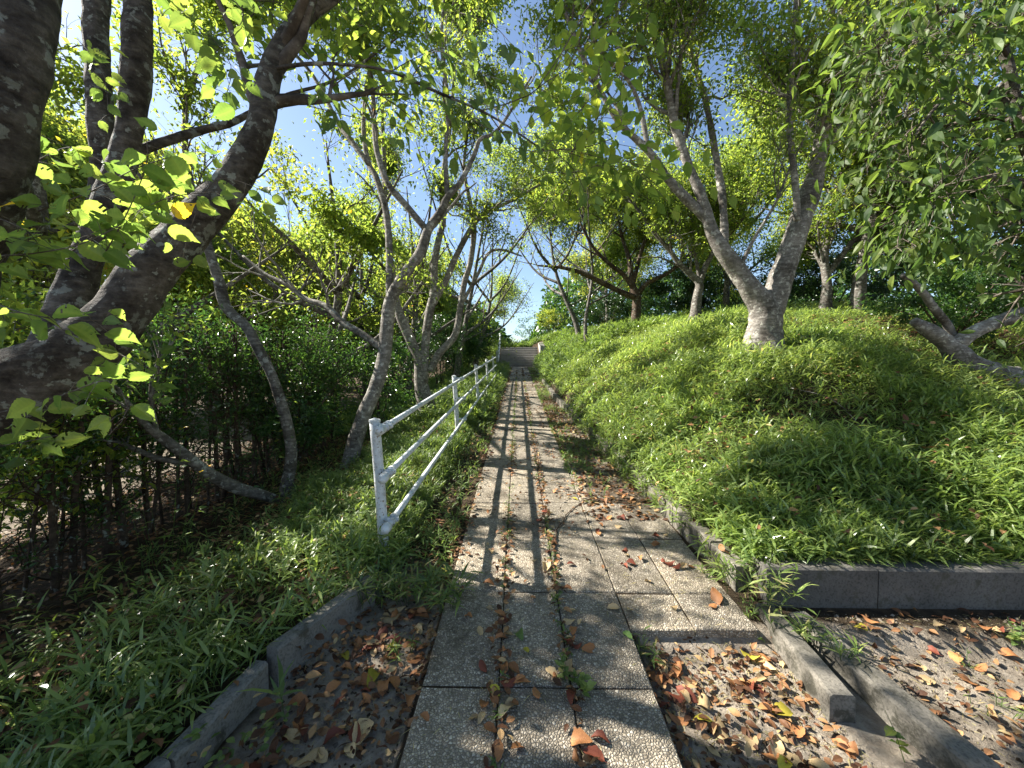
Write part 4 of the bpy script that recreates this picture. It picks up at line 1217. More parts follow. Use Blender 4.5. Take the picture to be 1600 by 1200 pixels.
auto_tree(-8.5, 23, 9, 225, "tall tree at the back left of the far steps", leaf='cherry', nleaf=24000, leafL=(0.16, 0.24))
auto_tree(-2.4, 21.5, 8.5, 226, "tree left of the path close before the steps, with branches over them", leaf='cherry', nleaf=24000, leafL=(0.09, 0.15), lean=(1.0, 0))
auto_tree(2.6, 14.5, 7.0, 227, "slim tree at the mound's foot whose crown meets the left trees over the path", leaf='cherry', nleaf=22000, leafL=(0.07, 0.12), lean=(-0.9, 0), r=0.07)
# right side
auto_tree(3.0, 19.0, 7.5, 211, "tree leaning over the path just right of the far steps", nleaf=24000, leafL=(0.10, 0.15), lean=(-1.6, 0.5))
auto_tree(8.5, 16.0, 6.5, 212, "tree behind the dark shrubs on the mound", leaf='cherry', nleaf=21000, leafL=(0.10, 0.16))
auto_tree(7.8, 9.0, 6.0, 213, "leafy tree on the mound behind the forked cherry", leaf='cherry', nleaf=24000, leafL=(0.08, 0.13))
auto_tree(11.5, 8.5, 6.0, 214, "shaded tree on the far side of the mound at the right", leaf='hedge', nleaf=28000, leafL=(0.09, 0.14))
auto_tree(9.0, 4.8, 6.5, 215, "shaded tree behind the old sprawling trunk", leaf='cherry_shade', nleaf=34000, leafL=(0.07, 0.12))
auto_tree(5.5, 24.0, 6.5, 216, "farthest tree of the mound, behind the umbrella shaped one", leaf='yellowish', nleaf=13000, leafL=(0.12, 0.18))

# shrubs
shrub(-2.7, 7.2, 0.9, 1.2, 2.0, 301, "leafy green shrub behind the bent cherry trunk", 'hedge', 9000, (0.05, 0.09))
shrub(-3.3, 5.6, 0.7, 0.9, 1.9, 302, "shrub with bright upper leaves at the end of the hedge", 'hedge', 8000, (0.05, 0.08))
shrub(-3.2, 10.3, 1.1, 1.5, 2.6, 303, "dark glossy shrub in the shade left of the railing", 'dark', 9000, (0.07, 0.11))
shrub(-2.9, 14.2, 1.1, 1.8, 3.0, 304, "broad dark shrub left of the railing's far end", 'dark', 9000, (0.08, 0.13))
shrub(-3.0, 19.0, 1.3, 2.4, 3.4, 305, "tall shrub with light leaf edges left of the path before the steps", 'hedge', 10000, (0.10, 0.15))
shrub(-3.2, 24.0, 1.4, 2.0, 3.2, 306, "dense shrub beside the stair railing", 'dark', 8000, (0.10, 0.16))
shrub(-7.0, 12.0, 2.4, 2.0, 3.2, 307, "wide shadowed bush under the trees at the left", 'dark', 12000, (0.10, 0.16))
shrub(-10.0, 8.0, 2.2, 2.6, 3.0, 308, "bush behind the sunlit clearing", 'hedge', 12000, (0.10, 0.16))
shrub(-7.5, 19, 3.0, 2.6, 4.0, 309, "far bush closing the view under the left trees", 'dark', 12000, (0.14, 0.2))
shrub(-13, 3.5, 3, 3, 3.5, 310, "bush at the far left edge beyond the hedge", 'hedge', 10000, (0.14, 0.2))
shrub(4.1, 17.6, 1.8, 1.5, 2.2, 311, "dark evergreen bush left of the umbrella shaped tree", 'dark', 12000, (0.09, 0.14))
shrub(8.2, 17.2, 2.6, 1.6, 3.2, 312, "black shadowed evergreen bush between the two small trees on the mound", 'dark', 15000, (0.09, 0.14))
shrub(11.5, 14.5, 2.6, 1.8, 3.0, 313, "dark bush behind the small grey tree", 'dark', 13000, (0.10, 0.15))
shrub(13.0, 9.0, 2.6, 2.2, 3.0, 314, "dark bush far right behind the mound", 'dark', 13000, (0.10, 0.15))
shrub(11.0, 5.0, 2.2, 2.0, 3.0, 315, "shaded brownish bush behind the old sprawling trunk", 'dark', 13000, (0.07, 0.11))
shrub(7.3, 6.6, 1.3, 1.0, 1.3, 316, "low leafy bush right of the forked cherry's foot", 'hedge', 8000, (0.05, 0.09))
shrub(2.6, 30.5, 1.6, 1.2, 2.4, 317, "light bushy plant with bare whitish stems right of the steps' top", 'yellowish', 7000, (0.10, 0.15), bark='bark_pale', nstem=14, low=0.4, trunkr=0.035)
shrub(1.6, 35.0, 2.0, 1.5, 3.0, 318, "round green bush on the level ground beyond the steps", 'hedge', 7000, (0.13, 0.2))
shrub(-1.0, 38.0, 2.4, 1.5, 1.7, 319, "low pale bush against the sky beyond the steps", 'yellowish', 6000, (0.13, 0.2))
shrub(-5.0, 31.0, 2.5, 2.0, 3.6, 320, "bush left behind the top of the steps", 'dark', 8000, (0.14, 0.2))
shrub(6.5, 31.0, 3.0, 2.0, 3.0, 321, "far bush right behind the top of the steps", 'dark', 9000, (0.14, 0.2))

# far wood closing the horizon: one mass
rg = np.random.default_rng(77)
mb = MB()
nfar = 60000
az = rg.uniform(math.radians(-78), math.radians(78), nfar)
cl_h = 3.2 + 1.6 * vnoise(az * 14, az * 0, 1.0, 6) + 1.0 * vnoise(az * 40, az * 0, 1.0, 7)
dist = rg.uniform(30, 44, nfar)
gap = np.exp(-((az - math.radians(-0.5)) / 0.055) ** 2)
hh = cl_h * 1.5 * (1 - 0.93 * gap)
xx = np.sin(az) * dist; yy = np.cos(az) * dist
zz = gz(xx, yy) + rg.random(nfar) ** 0.8 * hh * dist / 36
zz = np.where(az < -0.2, zz - 0.2, zz)
ll = rg.uniform(0.3, 0.55, nfar)
leaves(mb, np.stack([xx, yy, zz], 1), rg.normal(size=(nfar, 3)), norm(rg.normal(0, 0.6, (nfar, 3)) + np.array([0, -0.4, 0.8])), ll, ll * 0.6, LEAF_QUAD, rg)
tag(mb.build("far_wood", M['hedge']), "distant mass of woodland closing the view all round", "woodland", kind='stuff')

# ------------------------------------------------------------------ hedge on the left with bare stems
rg = np.random.default_rng(88)
hx = -3.62
hedge = empty("hedge", (hx, 4.6, float(gz(hx, 4.6))), "row hedge with bare dark stems below and dense leaves above, left of the grassy bank", "hedge")
twP = []
for i in range(56):
    yy_ = 1.9 + 5.6 * (i + rg.uniform(-0.35, 0.35)) / 56
    xx_ = hx + rg.normal(0, 0.09)
    zb = float(gz(xx_, yy_)) - 0.05
    h = rg.uniform(1.7, 2.2)
    lx, ly = rg.normal(0, 0.10), rg.normal(0, 0.14)
    r = rg.choice([0.016, 0.022, 0.030, 0.036], p=[0.35, 0.3, 0.2, 0.15]) * 0.78
    P_, R_ = resample([[xx_, yy_, zb], [xx_ + lx * 0.4 + rg.normal(0, 0.02), yy_ + ly * 0.4, zb + h * 0.35], [xx_ + lx * 0.7, yy_ + ly * 0.7 + rg.normal(0, 0.03), zb + h * 0.65], [xx_ + lx, yy_ + ly, zb + h]],
                      [r * 1.1, r, r * 0.8, r * 0.4], 16)
    mb = MB(); tube(mb, P_, R_, 9, 0.12, i)
    mb.build("stem", M['bark_brown'], hedge, smooth=True)
    twP.append((P_, R_))
P0 = np.stack([resample(p, r, 10)[0] for p, r in twP]); R0 = np.stack([resample(p, r, 10)[1] for p, r in twP])
P1, R1 = spawn(P0, R0, 1000, (0.2, 0.6), rg, ang=(0.6, 1.5), t0=0.05, up=0.15, seg=5, rmax=0.008, jit=0.25, taper_len=0.1)
P2, R2 = spawn(P1, R1, 2600, (0.1, 0.3), rg, t0=0.2, up=0.1, seg=3, rmax=0.004)
mb = MB(); tubes_batch(mb, P1, np.maximum(R1, 0.002), 4); tubes_batch(mb, P2, np.maximum(R2, 0.0015), 3)
mb.build("twigs", M['bark_brown'], hedge, smooth=True)
mb = MB()
top = P2[:, 0, 2] > gz(P2[:, 0, 0], P2[:, 0, 1]) + 0.85
crown_leaves(mb, P2[top], rg, 20000, (0.035, 0.07), 0.5, LEAF_QUAD, 0.07, 0.1, gaps=False)
crown_leaves(mb, P2[~top], rg, 5200, (0.03, 0.055), 0.5, LEAF_QUAD, 0.04, 0.1)
mb.build("foliage", M['hedge'], hedge)


# ------------------------------------------------------------------ bamboo grass and other ground cover (uncountable)
def grass(name, label, Pxy, Hr, Lr, wr, k, seed, mat, stems=True, lean=0.35, flat=0.25):
    rg = np.random.default_rng(seed)
    n = len(Pxy)
    z = gz(Pxy[:, 0], Pxy[:, 1])
    P = np.stack([Pxy[:, 0], Pxy[:, 1], z], 1)
    dens = 0.85 + 0.5 * vnoise(Pxy[:, 0], Pxy[:, 1], 1.6, seed) + 0.35 * vnoise(Pxy[:, 0], Pxy[:, 1], 5.0, seed + 1)
    H = rg.uniform(*Hr, n) * dens
    a = rg.uniform(0, 2 * math.pi, n)
    ln = rg.uniform(0.05, lean, n)
    topv = P + np.stack([np.cos(a) * ln * H, np.sin(a) * ln * H, H], 1)
    midv = P * 0.5 + topv * 0.5 + np.stack([-np.cos(a) * ln * H * 0.2, -np.sin(a) * ln * H * 0.2, H * 0.06], 1)
    mb = MB()
    if stems:
        tubes_batch(mb, np.stack([P - [0, 0, 0.02], midv, topv], 1), np.tile(np.array([0.0016, 0.0013, 0.0008]), (n, 1)), 3)
    patch = 0.5 + 0.5 * vnoise(Pxy[:, 0], Pxy[:, 1], 0.9, seed + 2)
    for j in range(k):
        t = 0.35 + 0.65 * (j + 1) / k
        p = P * (1 - t) + topv * t
        b = rg.uniform(0, 2 * math.pi, n)
        el = rg.uniform(-0.25, 1.15, n)
        D = np.stack([np.cos(b) * np.cos(el), np.sin(b) * np.cos(el), np.sin(el)], 1)
        Nv = norm(np.array([0, 0, 1.0]) + rg.normal(0, flat, (n, 3)) - D * 0.3)
        ll = rg.uniform(*Lr, n)
        leaves(mb, p, D, Nv, ll, ll * wr, BLADE, rg, np.clip(0.6 * rg.random(n) ** 1.2 + 0.25 * patch + 0.15 * rg.random(n) ** 4, 0, 1))
    o = mb.build(name, mat)
    return tag(o, label, "grass", kind='stuff')


def scatter(x0, x1, y0, y1, dens, rg, keep=None):
    n = int((x1 - x0) * (y1 - y0) * dens)
    p = np.stack([rg.uniform(x0, x1, n), rg.uniform(y0, y1, n)], 1)
    if keep is not None:
        p = p[keep(p[:, 0], p[:, 1], rg.random(n))]
    return p


rg = np.random.default_rng(100)


def mound(lo):
    def f(x, y, r):
        d = x - kx(y) + 0.10 * sstep(3.6, 4.6, y)
        return (d > lo + 0.05 * vnoise(x, y, 5, 9)) & (y > WALL_Y + 0.13) & (r < np.where((x > 4.9) & (y > 3.9) & (y < 9), 0.22, np.where(x > 5.0, 0.6, 1.0))) \
            & (r < 0.35 + 0.9 * sstep(-0.75, 0.1, vnoise(x, y, 0.8, 11)))
    return f


grass("bamboo_grass", "dwarf bamboo grass covering the near slope of the mound", scatter(1.2, 8.5, 2.4, 6.0, 800, rg, mound(-0.02)), (0.10, 0.33), (0.08, 0.15), 0.13, 5, 101, M['bamboo'])
grass("bamboo_grass", "dwarf bamboo grass covering the middle of the mound", scatter(1.1, 10.5, 6.0, 12.0, 380, rg, mound(0.02)), (0.12, 0.32), (0.09, 0.16), 0.15, 5, 102, M['bamboo'], stems=False)
grass("bamboo_grass", "sunlit grass on the far end of the mound near the steps", scatter(1.0, 12, 12.0, 30.0, 150, rg, lambda x, y, r: x > kx(y) + np.where(y > 25, 0.8, 0.0)), (0.18, 0.40), (0.17, 0.30), 0.16, 5, 103, M['meadow'], stems=False)


def bank(x, y, r):
    kl = kline(y)
    d = kl - x
    return (d > np.where(y > 2.4, -0.03, 0.10)) & (r < (1 - 0.93 * sstep(0.95, 1.65, d - 0.25 * vnoise(x, y, 1.5, 12)))) & (r < 0.4 + 0.9 * sstep(-0.7, 0.1, vnoise(x, y, 1.3, 13)))


grass("bamboo_grass", "long leaved bamboo grass on the near left bank beside the kerb", scatter(-3.6, -0.85, 0.75, 3.0, 480, rg, bank), (0.08, 0.24), (0.07, 0.15), 0.12, 5, 104, M['bamboo'])
grass("bamboo_grass", "bright fine grass under the white railing", scatter(-3.2, -0.80, 2.6, 8.0, 1100, rg, bank), (0.06, 0.20), (0.06, 0.12), 0.11, 5, 105, M['meadow'])
grass("bamboo_grass", "grass strip left of the path on the way to the steps", scatter(-4.5, -0.62, 7.5, 30, 190, rg, lambda x, y, r: (r < np.where(x > -1.0, 0.8, 1.0)) & ((y < 25.8) | (x < -1.45))), (0.12, 0.30), (0.12, 0.22), 0.14, 5, 106, M['meadow'], stems=False)
grass("bamboo_grass", "bamboo grass hanging over the top of the retaining wall", scatter(1.5, 7.5, 2.39, 2.75, 2600, rg), (0.03, 0.14), (0.06, 0.11), 0.15, 5, 110, M['bamboo'])

def blades(name, label, Pxy, Hr, seed, mat, dry=0.0, lift=0.0):
    """fine single grass blades between the bamboo leaves"""
    rg = np.random.default_rng(seed)
    n = len(Pxy)
    P = np.stack([Pxy[:, 0], Pxy[:, 1], gz(Pxy[:, 0], Pxy[:, 1]) + lift], 1)
    b = rg.uniform(0, 2 * math.pi, n); el = rg.uniform(0.3, 1.3, n)
    D = np.stack([np.cos(b) * np.cos(el), np.sin(b) * np.cos(el), np.sin(el)], 1)
    mb = MB()
    ll = rg.uniform(*Hr, n)
    leaves(mb, P, D, norm(np.array([0, 0, 0.6]) - D * 0.4 + rg.normal(0, 0.5, (n, 3))), ll, 0.004 + 0.004 * rg.random(n), BLADE, rg,
           np.where(rg.random(n) < dry, rg.uniform(0.9, 1, n), rg.uniform(0, 0.88, n)))
    return tag(mb.build(name, mat), label, "grass", kind='stuff')


blades("fine_grass", "fine green and straw coloured blades through the mound's ground cover", scatter(1.15, 7.5, 2.4, 7.5, 800, rg, mound(0.0)), (0.08, 0.26), 120, M['meadow'], 0.22)
blades("fine_grass", "fine blades through the ground cover of the left bank", scatter(-2.9, -0.85, 0.8, 7.5, 1300, rg, bank), (0.05, 0.20), 121, M['meadow'], 0.15)
# small round leaved weeds mixed into the mound and the bank
for nm, lab, q, sd in [("leafy_weeds", "round leaved weeds mixed into the mound's grass", scatter(1.3, 8.0, 2.4, 9.0, 90, rg, lambda x, y, r: (x > kx(y) + 0.05) & (vnoise(x, y, 1.1, 41) > 0.05)), 122),
                       ("leafy_weeds", "round leaved weeds mixed into the grass of the left bank", scatter(-2.6, -1.0, 1.0, 7.0, 110, rg, lambda x, y, r: vnoise(x, y, 1.3, 42) > 0.1), 123)]:
    rgw = np.random.default_rng(sd)
    m_ = len(q); k_ = np.repeat(np.arange(m_), 7)
    zz_ = gz(q[:, 0], q[:, 1])
    hh_ = rgw.uniform(0.08, 0.24, m_)
    pw = np.stack([q[k_, 0] + rgw.normal(0, 0.03, len(k_)), q[k_, 1] + rgw.normal(0, 0.03, len(k_)), zz_[k_] + hh_[k_] * rgw.uniform(0.4, 1, len(k_))], 1)
    bw = rgw.uniform(0, 6.28, len(k_))
    lw = rgw.uniform(0.02, 0.045, len(k_))
    mb = MB()
    leaves(mb, pw, np.stack([np.cos(bw), np.sin(bw), rgw.uniform(-0.2, 0.4, len(k_))], 1), norm(np.array([0, 0, 1.0]) + rgw.normal(0, 0.3, (len(k_), 3))), lw, lw * 0.7, LEAF_MED, rgw)
    tag(mb.build(nm, M['meadow']), lab, "weeds", kind='stuff')
grass("meadow_grass", "sunny tall grass on the level ground beyond the steps", scatter(-4, 6, 28.9, 42, 60, rg), (0.2, 0.5), (0.25, 0.45), 0.12, 5, 130, M['meadow'], stems=False)
# fringe between kerb line and slabs, weeds in the gaps
grass("weeds", "thin weeds between the railing kerb and the slabs", scatter(-0.92, -0.47, 2.7, 24, 420, rg, lambda x, y, r: r < 0.35 + 0.9 * sstep(-0.1, 0.5, vnoise(x, y, 1.6, 14))), (0.03, 0.13), (0.05, 0.10), 0.12, 5, 107, M['meadow'])
grass("weeds", "pale weeds along the right side of the slabs", scatter(0.60, 1.32, 3.7, 25, 330, rg, lambda x, y, r: (x < kx(y)) & (r < 0.10 + 0.9 * sstep(0.0, 0.6, vnoise(x, y, 1.8, 15)))), (0.02, 0.12), (0.03, 0.08), 0.14, 6, 108, M['meadow'])


def joint(x0, y0, y1, dens, s):
    n = int((y1 - y0) * dens)
    yv = rg.uniform(y0, y1, n)
    xv = x0 + rg.normal(0, 0.014, n)
    k = vnoise(yv, yv * 0 + x0 * 9, 1.5, s) > 0.0
    return np.stack([xv, yv], 1)[k]


grass("weeds", "small weeds sprouting from the slab joints", np.vstack([joint(-0.09, 1.1, 18, 22, 16), joint(0.245, 1.1, 18, 22, 17), joint(0.62, 3.6, 20, 60, 18)]), (0.01, 0.06), (0.02, 0.05), 0.2, 5, 109, M['meadow'])


# ------------------------------------------------------------------ single clumps and seedlings
def tuft(x, y, n, H, L, seed, label, mat='bamboo', R=0.06, broad=False, name="grass_tuft", dz=0.0, cat="plant"):
    rg = np.random.default_rng(seed)
    z = float(gz(x, y)) + dz
    t = empty(name, (x, y, z), label, cat)
    a = rg.uniform(0, 2 * math.pi, n); q = R * np.sqrt(rg.random(n))
    P = np.stack([x + q * np.cos(a), y + q * np.sin(a), np.full(n, z - 0.01)], 1)
    h = H * rg.uniform(0.5, 1.0, n); ln = rg.uniform(0.1, 0.7, n)
    T = P + np.stack([np.cos(a) * ln * h, np.sin(a) * ln * h, h], 1)
    Md = P * 0.5 + T * 0.5 + np.array([0, 0, 1])[None] * (h * 0.12)[:, None]
    mb = MB(); S = np.stack([P, Md, T], 1)
    tubes_batch(mb, S, np.tile(np.array([0.0018, 0.0014, 0.0008]), (n, 1)), 4)
    mb.build("stems", M[mat], t, smooth=True)
    mb = MB()
    if broad:
        m = n * 6; k = rg.integers(0, n, m); u = rg.uniform(0.3, 1, m)[:, None]
        p = P[k] * (1 - u) + T[k] * u
        b = rg.uniform(0, 2 * math.pi, m)
        D = np.stack([np.cos(b), np.sin(b), rg.uniform(-0.1, 0.5, m)], 1)
        ll = rg.uniform(0.5, 1.0, m) * L
        for v in range(5):
            s = np.arange(m) % 5 == v
            leaves(mb, p[s], D[s], norm(np.array([0, -0.2, 1.0]) + rg.normal(0, 0.25, (s.sum(), 3))), ll[s], ll[s] * 0.6, LEAF_HI[v], rg)
    else:
        m = n * 5; k = rg.integers(0, n, m); u = rg.uniform(0.3, 1, m)[:, None]
        p = P[k] * (1 - u) + T[k] * u
        b = rg.uniform(0, 2 * math.pi, m); el = rg.uniform(0, 1.0, m)
        D = np.stack([np.cos(b) * np.cos(el), np.sin(b) * np.cos(el), np.sin(el)], 1)
        ll = rg.uniform(0.5, 1.0, m) * L
        leaves(mb, p, D, norm(np.array([0, 0, 1.0]) + rg.normal(0, 0.3, (m, 3))), ll, ll * 0.13, BLADE, rg)
    mb.build("leaves", M[mat], t)
    return t


tuft(1.42, 2.30, 26, 0.26, 0.12, 401, "bamboo grass clump spilling over the corner of the kerb and retaining wall", R=0.16, dz=0.1)
tuft(1.50, 2.12, 14, 0.20, 0.11, 402, "grass clump hanging in front of the wall's left end", R=0.10)
tuft(1.62, 1.90, 8, 0.10, 0.10, 403, "small grass tuft between the two lower right kerbs", R=0.05, dz=0.12)
tuft(1.56, 1.50, 1, 0.26, 0.06, 404, "broad leaved seedling with bright leaves in front of the outer kerb", 'big', R=0.02, broad=True, name="seedling")
tuft(2.75, 2.10, 9, 0.11, 0.05, 405, "small leafy weed at the foot of the dark retaining wall", 'meadow', R=0.06, broad=True, name="weed")
tuft(-0.43, 2.25, 18, 0.24, 0.15, 406, "yellowing grass tuft leaning over the left edge of the slabs", 'meadow', R=0.05)
tuft(-2.75, 2.9, 7, 1.25, 0.065, 420, "slender bright leaved sapling in front of the hedge, nearest the camera", 'big', R=0.12, broad=True, name="sapling")
tuft(-2.95, 3.9, 9, 1.5, 0.065, 421, "taller sapling with light leaves between the hedge and the leaning tree", 'hedge', R=0.18, broad=True, name="sapling")
tuft(-2.8, 5.0, 10, 1.4, 0.07, 422, "leafy sapling just past the leaning tree's foot", 'cherry', R=0.2, broad=True, name="sapling")
tuft(-2.5, 6.1, 10, 1.2, 0.07, 423, "bushy sapling behind the bent pale trunk", 'cherry', R=0.2, broad=True, name="sapling")
tuft(3.35, 4.75, 26, 0.55, 0.16, 424, "tall bamboo grass clump in front of the forked tree's foot", R=0.28)
tuft(3.85, 4.80, 26, 0.50, 0.16, 425, "bamboo grass clump hiding the right side of the forked tree's foot", R=0.25)
tuft(3.0, 5.3, 22, 0.45, 0.15, 426, "bamboo grass clump left of the forked tree's foot", R=0.25)
tuft(4.9, 3.4, 14, 0.42, 0.15, 427, "taller pale bamboo grass clump in the shade on the mound's right part", R=0.25)
tuft(2.2, 3.3, 14, 0.36, 0.15, 428, "upright bamboo grass clump low on the mound above the wall", R=0.2)
tuft(1.33, 2.62, 10, 0.10, 0.07, 429, "weed growing between the slab and the mound kerb near the corner", 'meadow', R=0.06)
tuft(1.34, 2.25, 10, 0.08, 0.06, 430, "small weed at the outer corner of the widest slab", 'meadow', R=0.05)
tuft(-0.70, 2.42, 30, 0.24, 0.13, 413, "thick green grass clump hiding the end of the left kerb", 'meadow', R=0.10)
tuft(-0.86, 2.30, 22, 0.20, 0.12, 414, "bamboo grass clump at the foot of the first railing post", R=0.10, dz=0.1)
tuft(-0.56, 2.62, 18, 0.16, 0.10, 415, "dry tinged grass clump against the slab edge behind the yellowing tuft", 'meadow', R=0.07)
tuft(-0.62, 3.05, 16, 0.14, 0.09, 416, "light green weed clump between the slabs and the railing's first span", 'meadow', R=0.09)
tuft(0.66, 2.0, 9, 0.14, 0.09, 407, "thin weed at the step edge right of the slabs", 'meadow', R=0.05)
tuft(-1.02, 1.62, 1, 0.30, 0.20, 408, "single tall grass blade in the soil pocket on the left", 'meadow', R=0.01)
tuft(0.25, 1.72, 6, 0.12, 0.05, 409, "leafy weed in the right slab joint among brown leaves", 'meadow', R=0.04, broad=True, name="weed")
tuft(-0.09, 1.32, 5, 0.09, 0.05, 410, "small weed in the left slab joint near the bottom of the picture", 'meadow', R=0.03, broad=True, name="weed")
tuft(2.2, 1.75, 7, 0.07, 0.05, 431, "low weed patch on the soil outside the long lower right kerb", 'meadow', R=0.08)
tuft(2.35, 2.0, 6, 0.06, 0.04, 432, "tiny weed near the kerb below the dark wall", 'meadow', R=0.05)
tuft(3.05, 2.62, 12, 0.16, 0.06, 411, "broad leaved plant on the mound edge above the retaining wall", 'big', R=0.16, broad=True, name="seedling")
tuft(-0.62, 2.0, 8, 0.12, 0.07, 412, "pale weed among brown leaves beside the slabs on the left", 'meadow', R=0.05)

# ------------------------------------------------------------------ fallen leaves
def fallen_mesh(seed, mat):
    """one curled dry leaf, real size 1 m long (scaled at placement)"""
    rg = np.random.default_rng(seed)
    c1, c2, tw = rg.uniform(0.1, 0.9), rg.uniform(0.2, 1.6), rg.normal(0, 0.5)
    nx = 9; vs = []
    for i in range(nx + 1):
        t = i / nx
        w = 0.27 * (math.sin(math.pi * t ** 0.8) ** 0.7) if 0 < t < 1 else 0.004
        for j in range(-2, 3):
            u = j / 2 * w * (1 + 0.08 * math.sin(i * 2.3 + j))
            z = c2 * u * u * 2.2 + c1 * 0.22 * math.sin(math.pi * t) + tw * u * (t - 0.5) + 0.02 * math.sin(7 * t + j * 2)
            vs.append([t - 0.5, u, z])
    f = [[i * 5 + j, i * 5 + j + 1, (i + 1) * 5 + j + 1, (i + 1) * 5 + j] for i in range(nx) for j in range(4)]
    k = len(vs)
    # stalk
    vs += [[-0.5, 0.008, 0.0], [-0.5, -0.008, 0.0], [-0.72, -0.006, 0.03], [-0.72, 0.006, 0.03]]
    f.append([k, k + 1, k + 2, k + 3])
    vs = np.array(vs); vs[:, 2] -= vs[:, 2].min()
    me = mesh_np("fallen_leaf", vs, [np.array(f)], np.full(len(vs), rg.random()), True)
    me.materials.append(mat)
    return me


FM = {c: [fallen_mesh(500 + 10 * i + s, m) for s in range(5)] for i, (c, m) in enumerate(DRY.items())}
rg = np.random.default_rng(600)


def surf(x, y):
    """top of slab or soil"""
    z = float(gz(x, y))
    if (-0.45 < x < 0.62 and 0.4 < y < 26) or (0.6 < x < 1.33 and 2.1 < y < 3.5):
        z = max(z, float(plane(y)) + 0.014)
    return z


def put_leaf(x, y, colour, size, label, group=None, z=None):
    o = bpy.data.objects.new("fallen_leaf", FM[colour][int(rg.integers(0, 5))])
    COL.objects.link(o)
    o.location = (x, y, (surf(x, y) if z is None else z) + 0.002 + rg.uniform(0, 0.008))
    o.rotation_euler = (rg.normal(0, 0.25), rg.normal(0, 0.25), rg.uniform(0, 6.28))
    if rg.random() < 0.3: o.rotation_euler.x += math.pi; o.location.z += size * 0.22
    o.scale = (size, size * rg.uniform(0.85, 1.2), size)
    tag(o, label, "leaf", group)


def ring(px_, py_, plane_off=0.0):
    """photo pixel to ground point"""
    for d in np.linspace(0.8, 12, 1200):
        p = at(px_, py_, d)
        if p[2] < surf(p[0], p[1]) + plane_off:
            return p
    return at(px_, py_, 6)


for (a, b, c, s, l) in [
    (582, 1066, 'yellow', 0.115, "big yellow green fallen leaf lying in the left soil pocket"),
    (612, 1015, 'yellow', 0.07, "yellow fallen leaf at the top of the left soil pocket, beside the slabs"),
    (812, 998, 'green', 0.085, "grey green fallen leaf on the middle slab in the sun"),
    (822, 1020, 'yellow', 0.05, "small pale yellow green leaf just below the grey green one on the slab"),
    (980, 996, 'green', 0.06, "round green fallen leaf at the right edge of the slabs"),
    (750, 988, 'pale tan', 0.06, "cream coloured dry leaf alone on the left sunny slab"),
    (1190, 1005, 'green', 0.07, "green fallen leaf in the shade below the wall corner"),
    (1118, 937, 'orange-brown', 0.12, "large curled orange leaf on the slab at the mound kerb"),
    (833, 935, 'orange-brown', 0.045, "small orange leaf at the slab joint by the rail shadow"),
    (565, 1148, 'pale tan', 0.12, "long tan leaf standing on edge in the left soil pocket"),
    (1345, 987, 'yellow', 0.06, "yellow leaf on the soil under the dark retaining wall"),
]:
    p = ring(a, b)
    put_leaf(p[0], p[1], c, s, l)

zones = [
    ("on the bare soil left of the slabs", lambda: (rg.uniform(-1.12, -0.48), rg.uniform(1.05, 2.35)), 64, (0.06, 0.11)),
    ("in the left joint of the slabs", lambda: (-0.09 + rg.normal(0, 0.06), abs(rg.normal(0, 0.9)) + 1.15), 34, (0.05, 0.10)),
    ("in the right joint of the slabs", lambda: (0.25 + rg.normal(0, 0.06), abs(rg.normal(0, 0.9)) + 1.15), 34, (0.05, 0.10)),
    ("on the sandy soil right of the slabs", lambda: (rg.uniform(0.64, 1.38), rg.uniform(1.1, 2.05)), 62, (0.06, 0.11)),
    ("on the ground outside the lower right kerb", lambda: (rg.uniform(1.95, 3.3), rg.uniform(1.3, 2.2)), 36, (0.05, 0.08)),
    ("on the paving beside the mound kerb", lambda: (rg.uniform(0.65, 1.28), rg.uniform(2.2, 4.6)), 40, (0.05, 0.08)),
    ("scattered over the open slabs", lambda: (rg.uniform(-0.42, 0.6), rg.uniform(1.2, 4.5)), 24, (0.04, 0.075)),
]
CC = ['orange-brown', 'dark red-brown', 'pale tan', 'yellow']
CP = [0.46, 0.30, 0.20, 0.04]
for where, fn, n, sz in zones:
    for i in range(n):
        x, y = fn()
        if where.startswith("on the bare soil left") and x < -0.96 - 0.0 and y > 1.7: x += 0.3
        c = CC[int(rg.choice(4, p=CP))]
        sl = rg.uniform(*sz)
        u = (sl - sz[0]) / (sz[1] - sz[0])
        near_ = "nearest the camera" if y < 1.45 else ("a step ahead" if y < 2.0 else ("two steps ahead" if y < 3.0 else "farther up the path"))
        word = "small" if u < 0.33 else ("mid-sized" if u < 0.66 else "large")
        put_leaf(x, y, c, sl, f"{word} {c} fallen leaf {where}, {near_}", f"{word} {c} fallen leaves {where}, {near_}")

# the rest of the litter: one mass
mb = MB()


def litter(x0, x1, y0, y1, n, L, keep=None, dz=0.006):
    x = rg.uniform(x0, x1, n); y = rg.uniform(y0, y1, n)
    if keep is not None:
        k = keep(x, y, rg.random(n)); x = x[k]; y = y[k]
    m = len(x)
    z = gz(x, y)
    on = ((x > -0.45) & (x < 0.62))
    z = np.where(on, np.maximum(z, plane(y) + 0.016), z) + dz + rg.uniform(0, 0.02, m)
    ll = rg.uniform(*L, m)
    D = rg.normal(size=(m, 3)) * np.array([1, 1, 0.25])
    leaves(mb, np.stack([x, y, z], 1), D, norm(np.array([0, 0, 1.0]) + rg.normal(0, 0.4, (m, 3))), ll, ll * 0.55, LEAF_MED, rg)


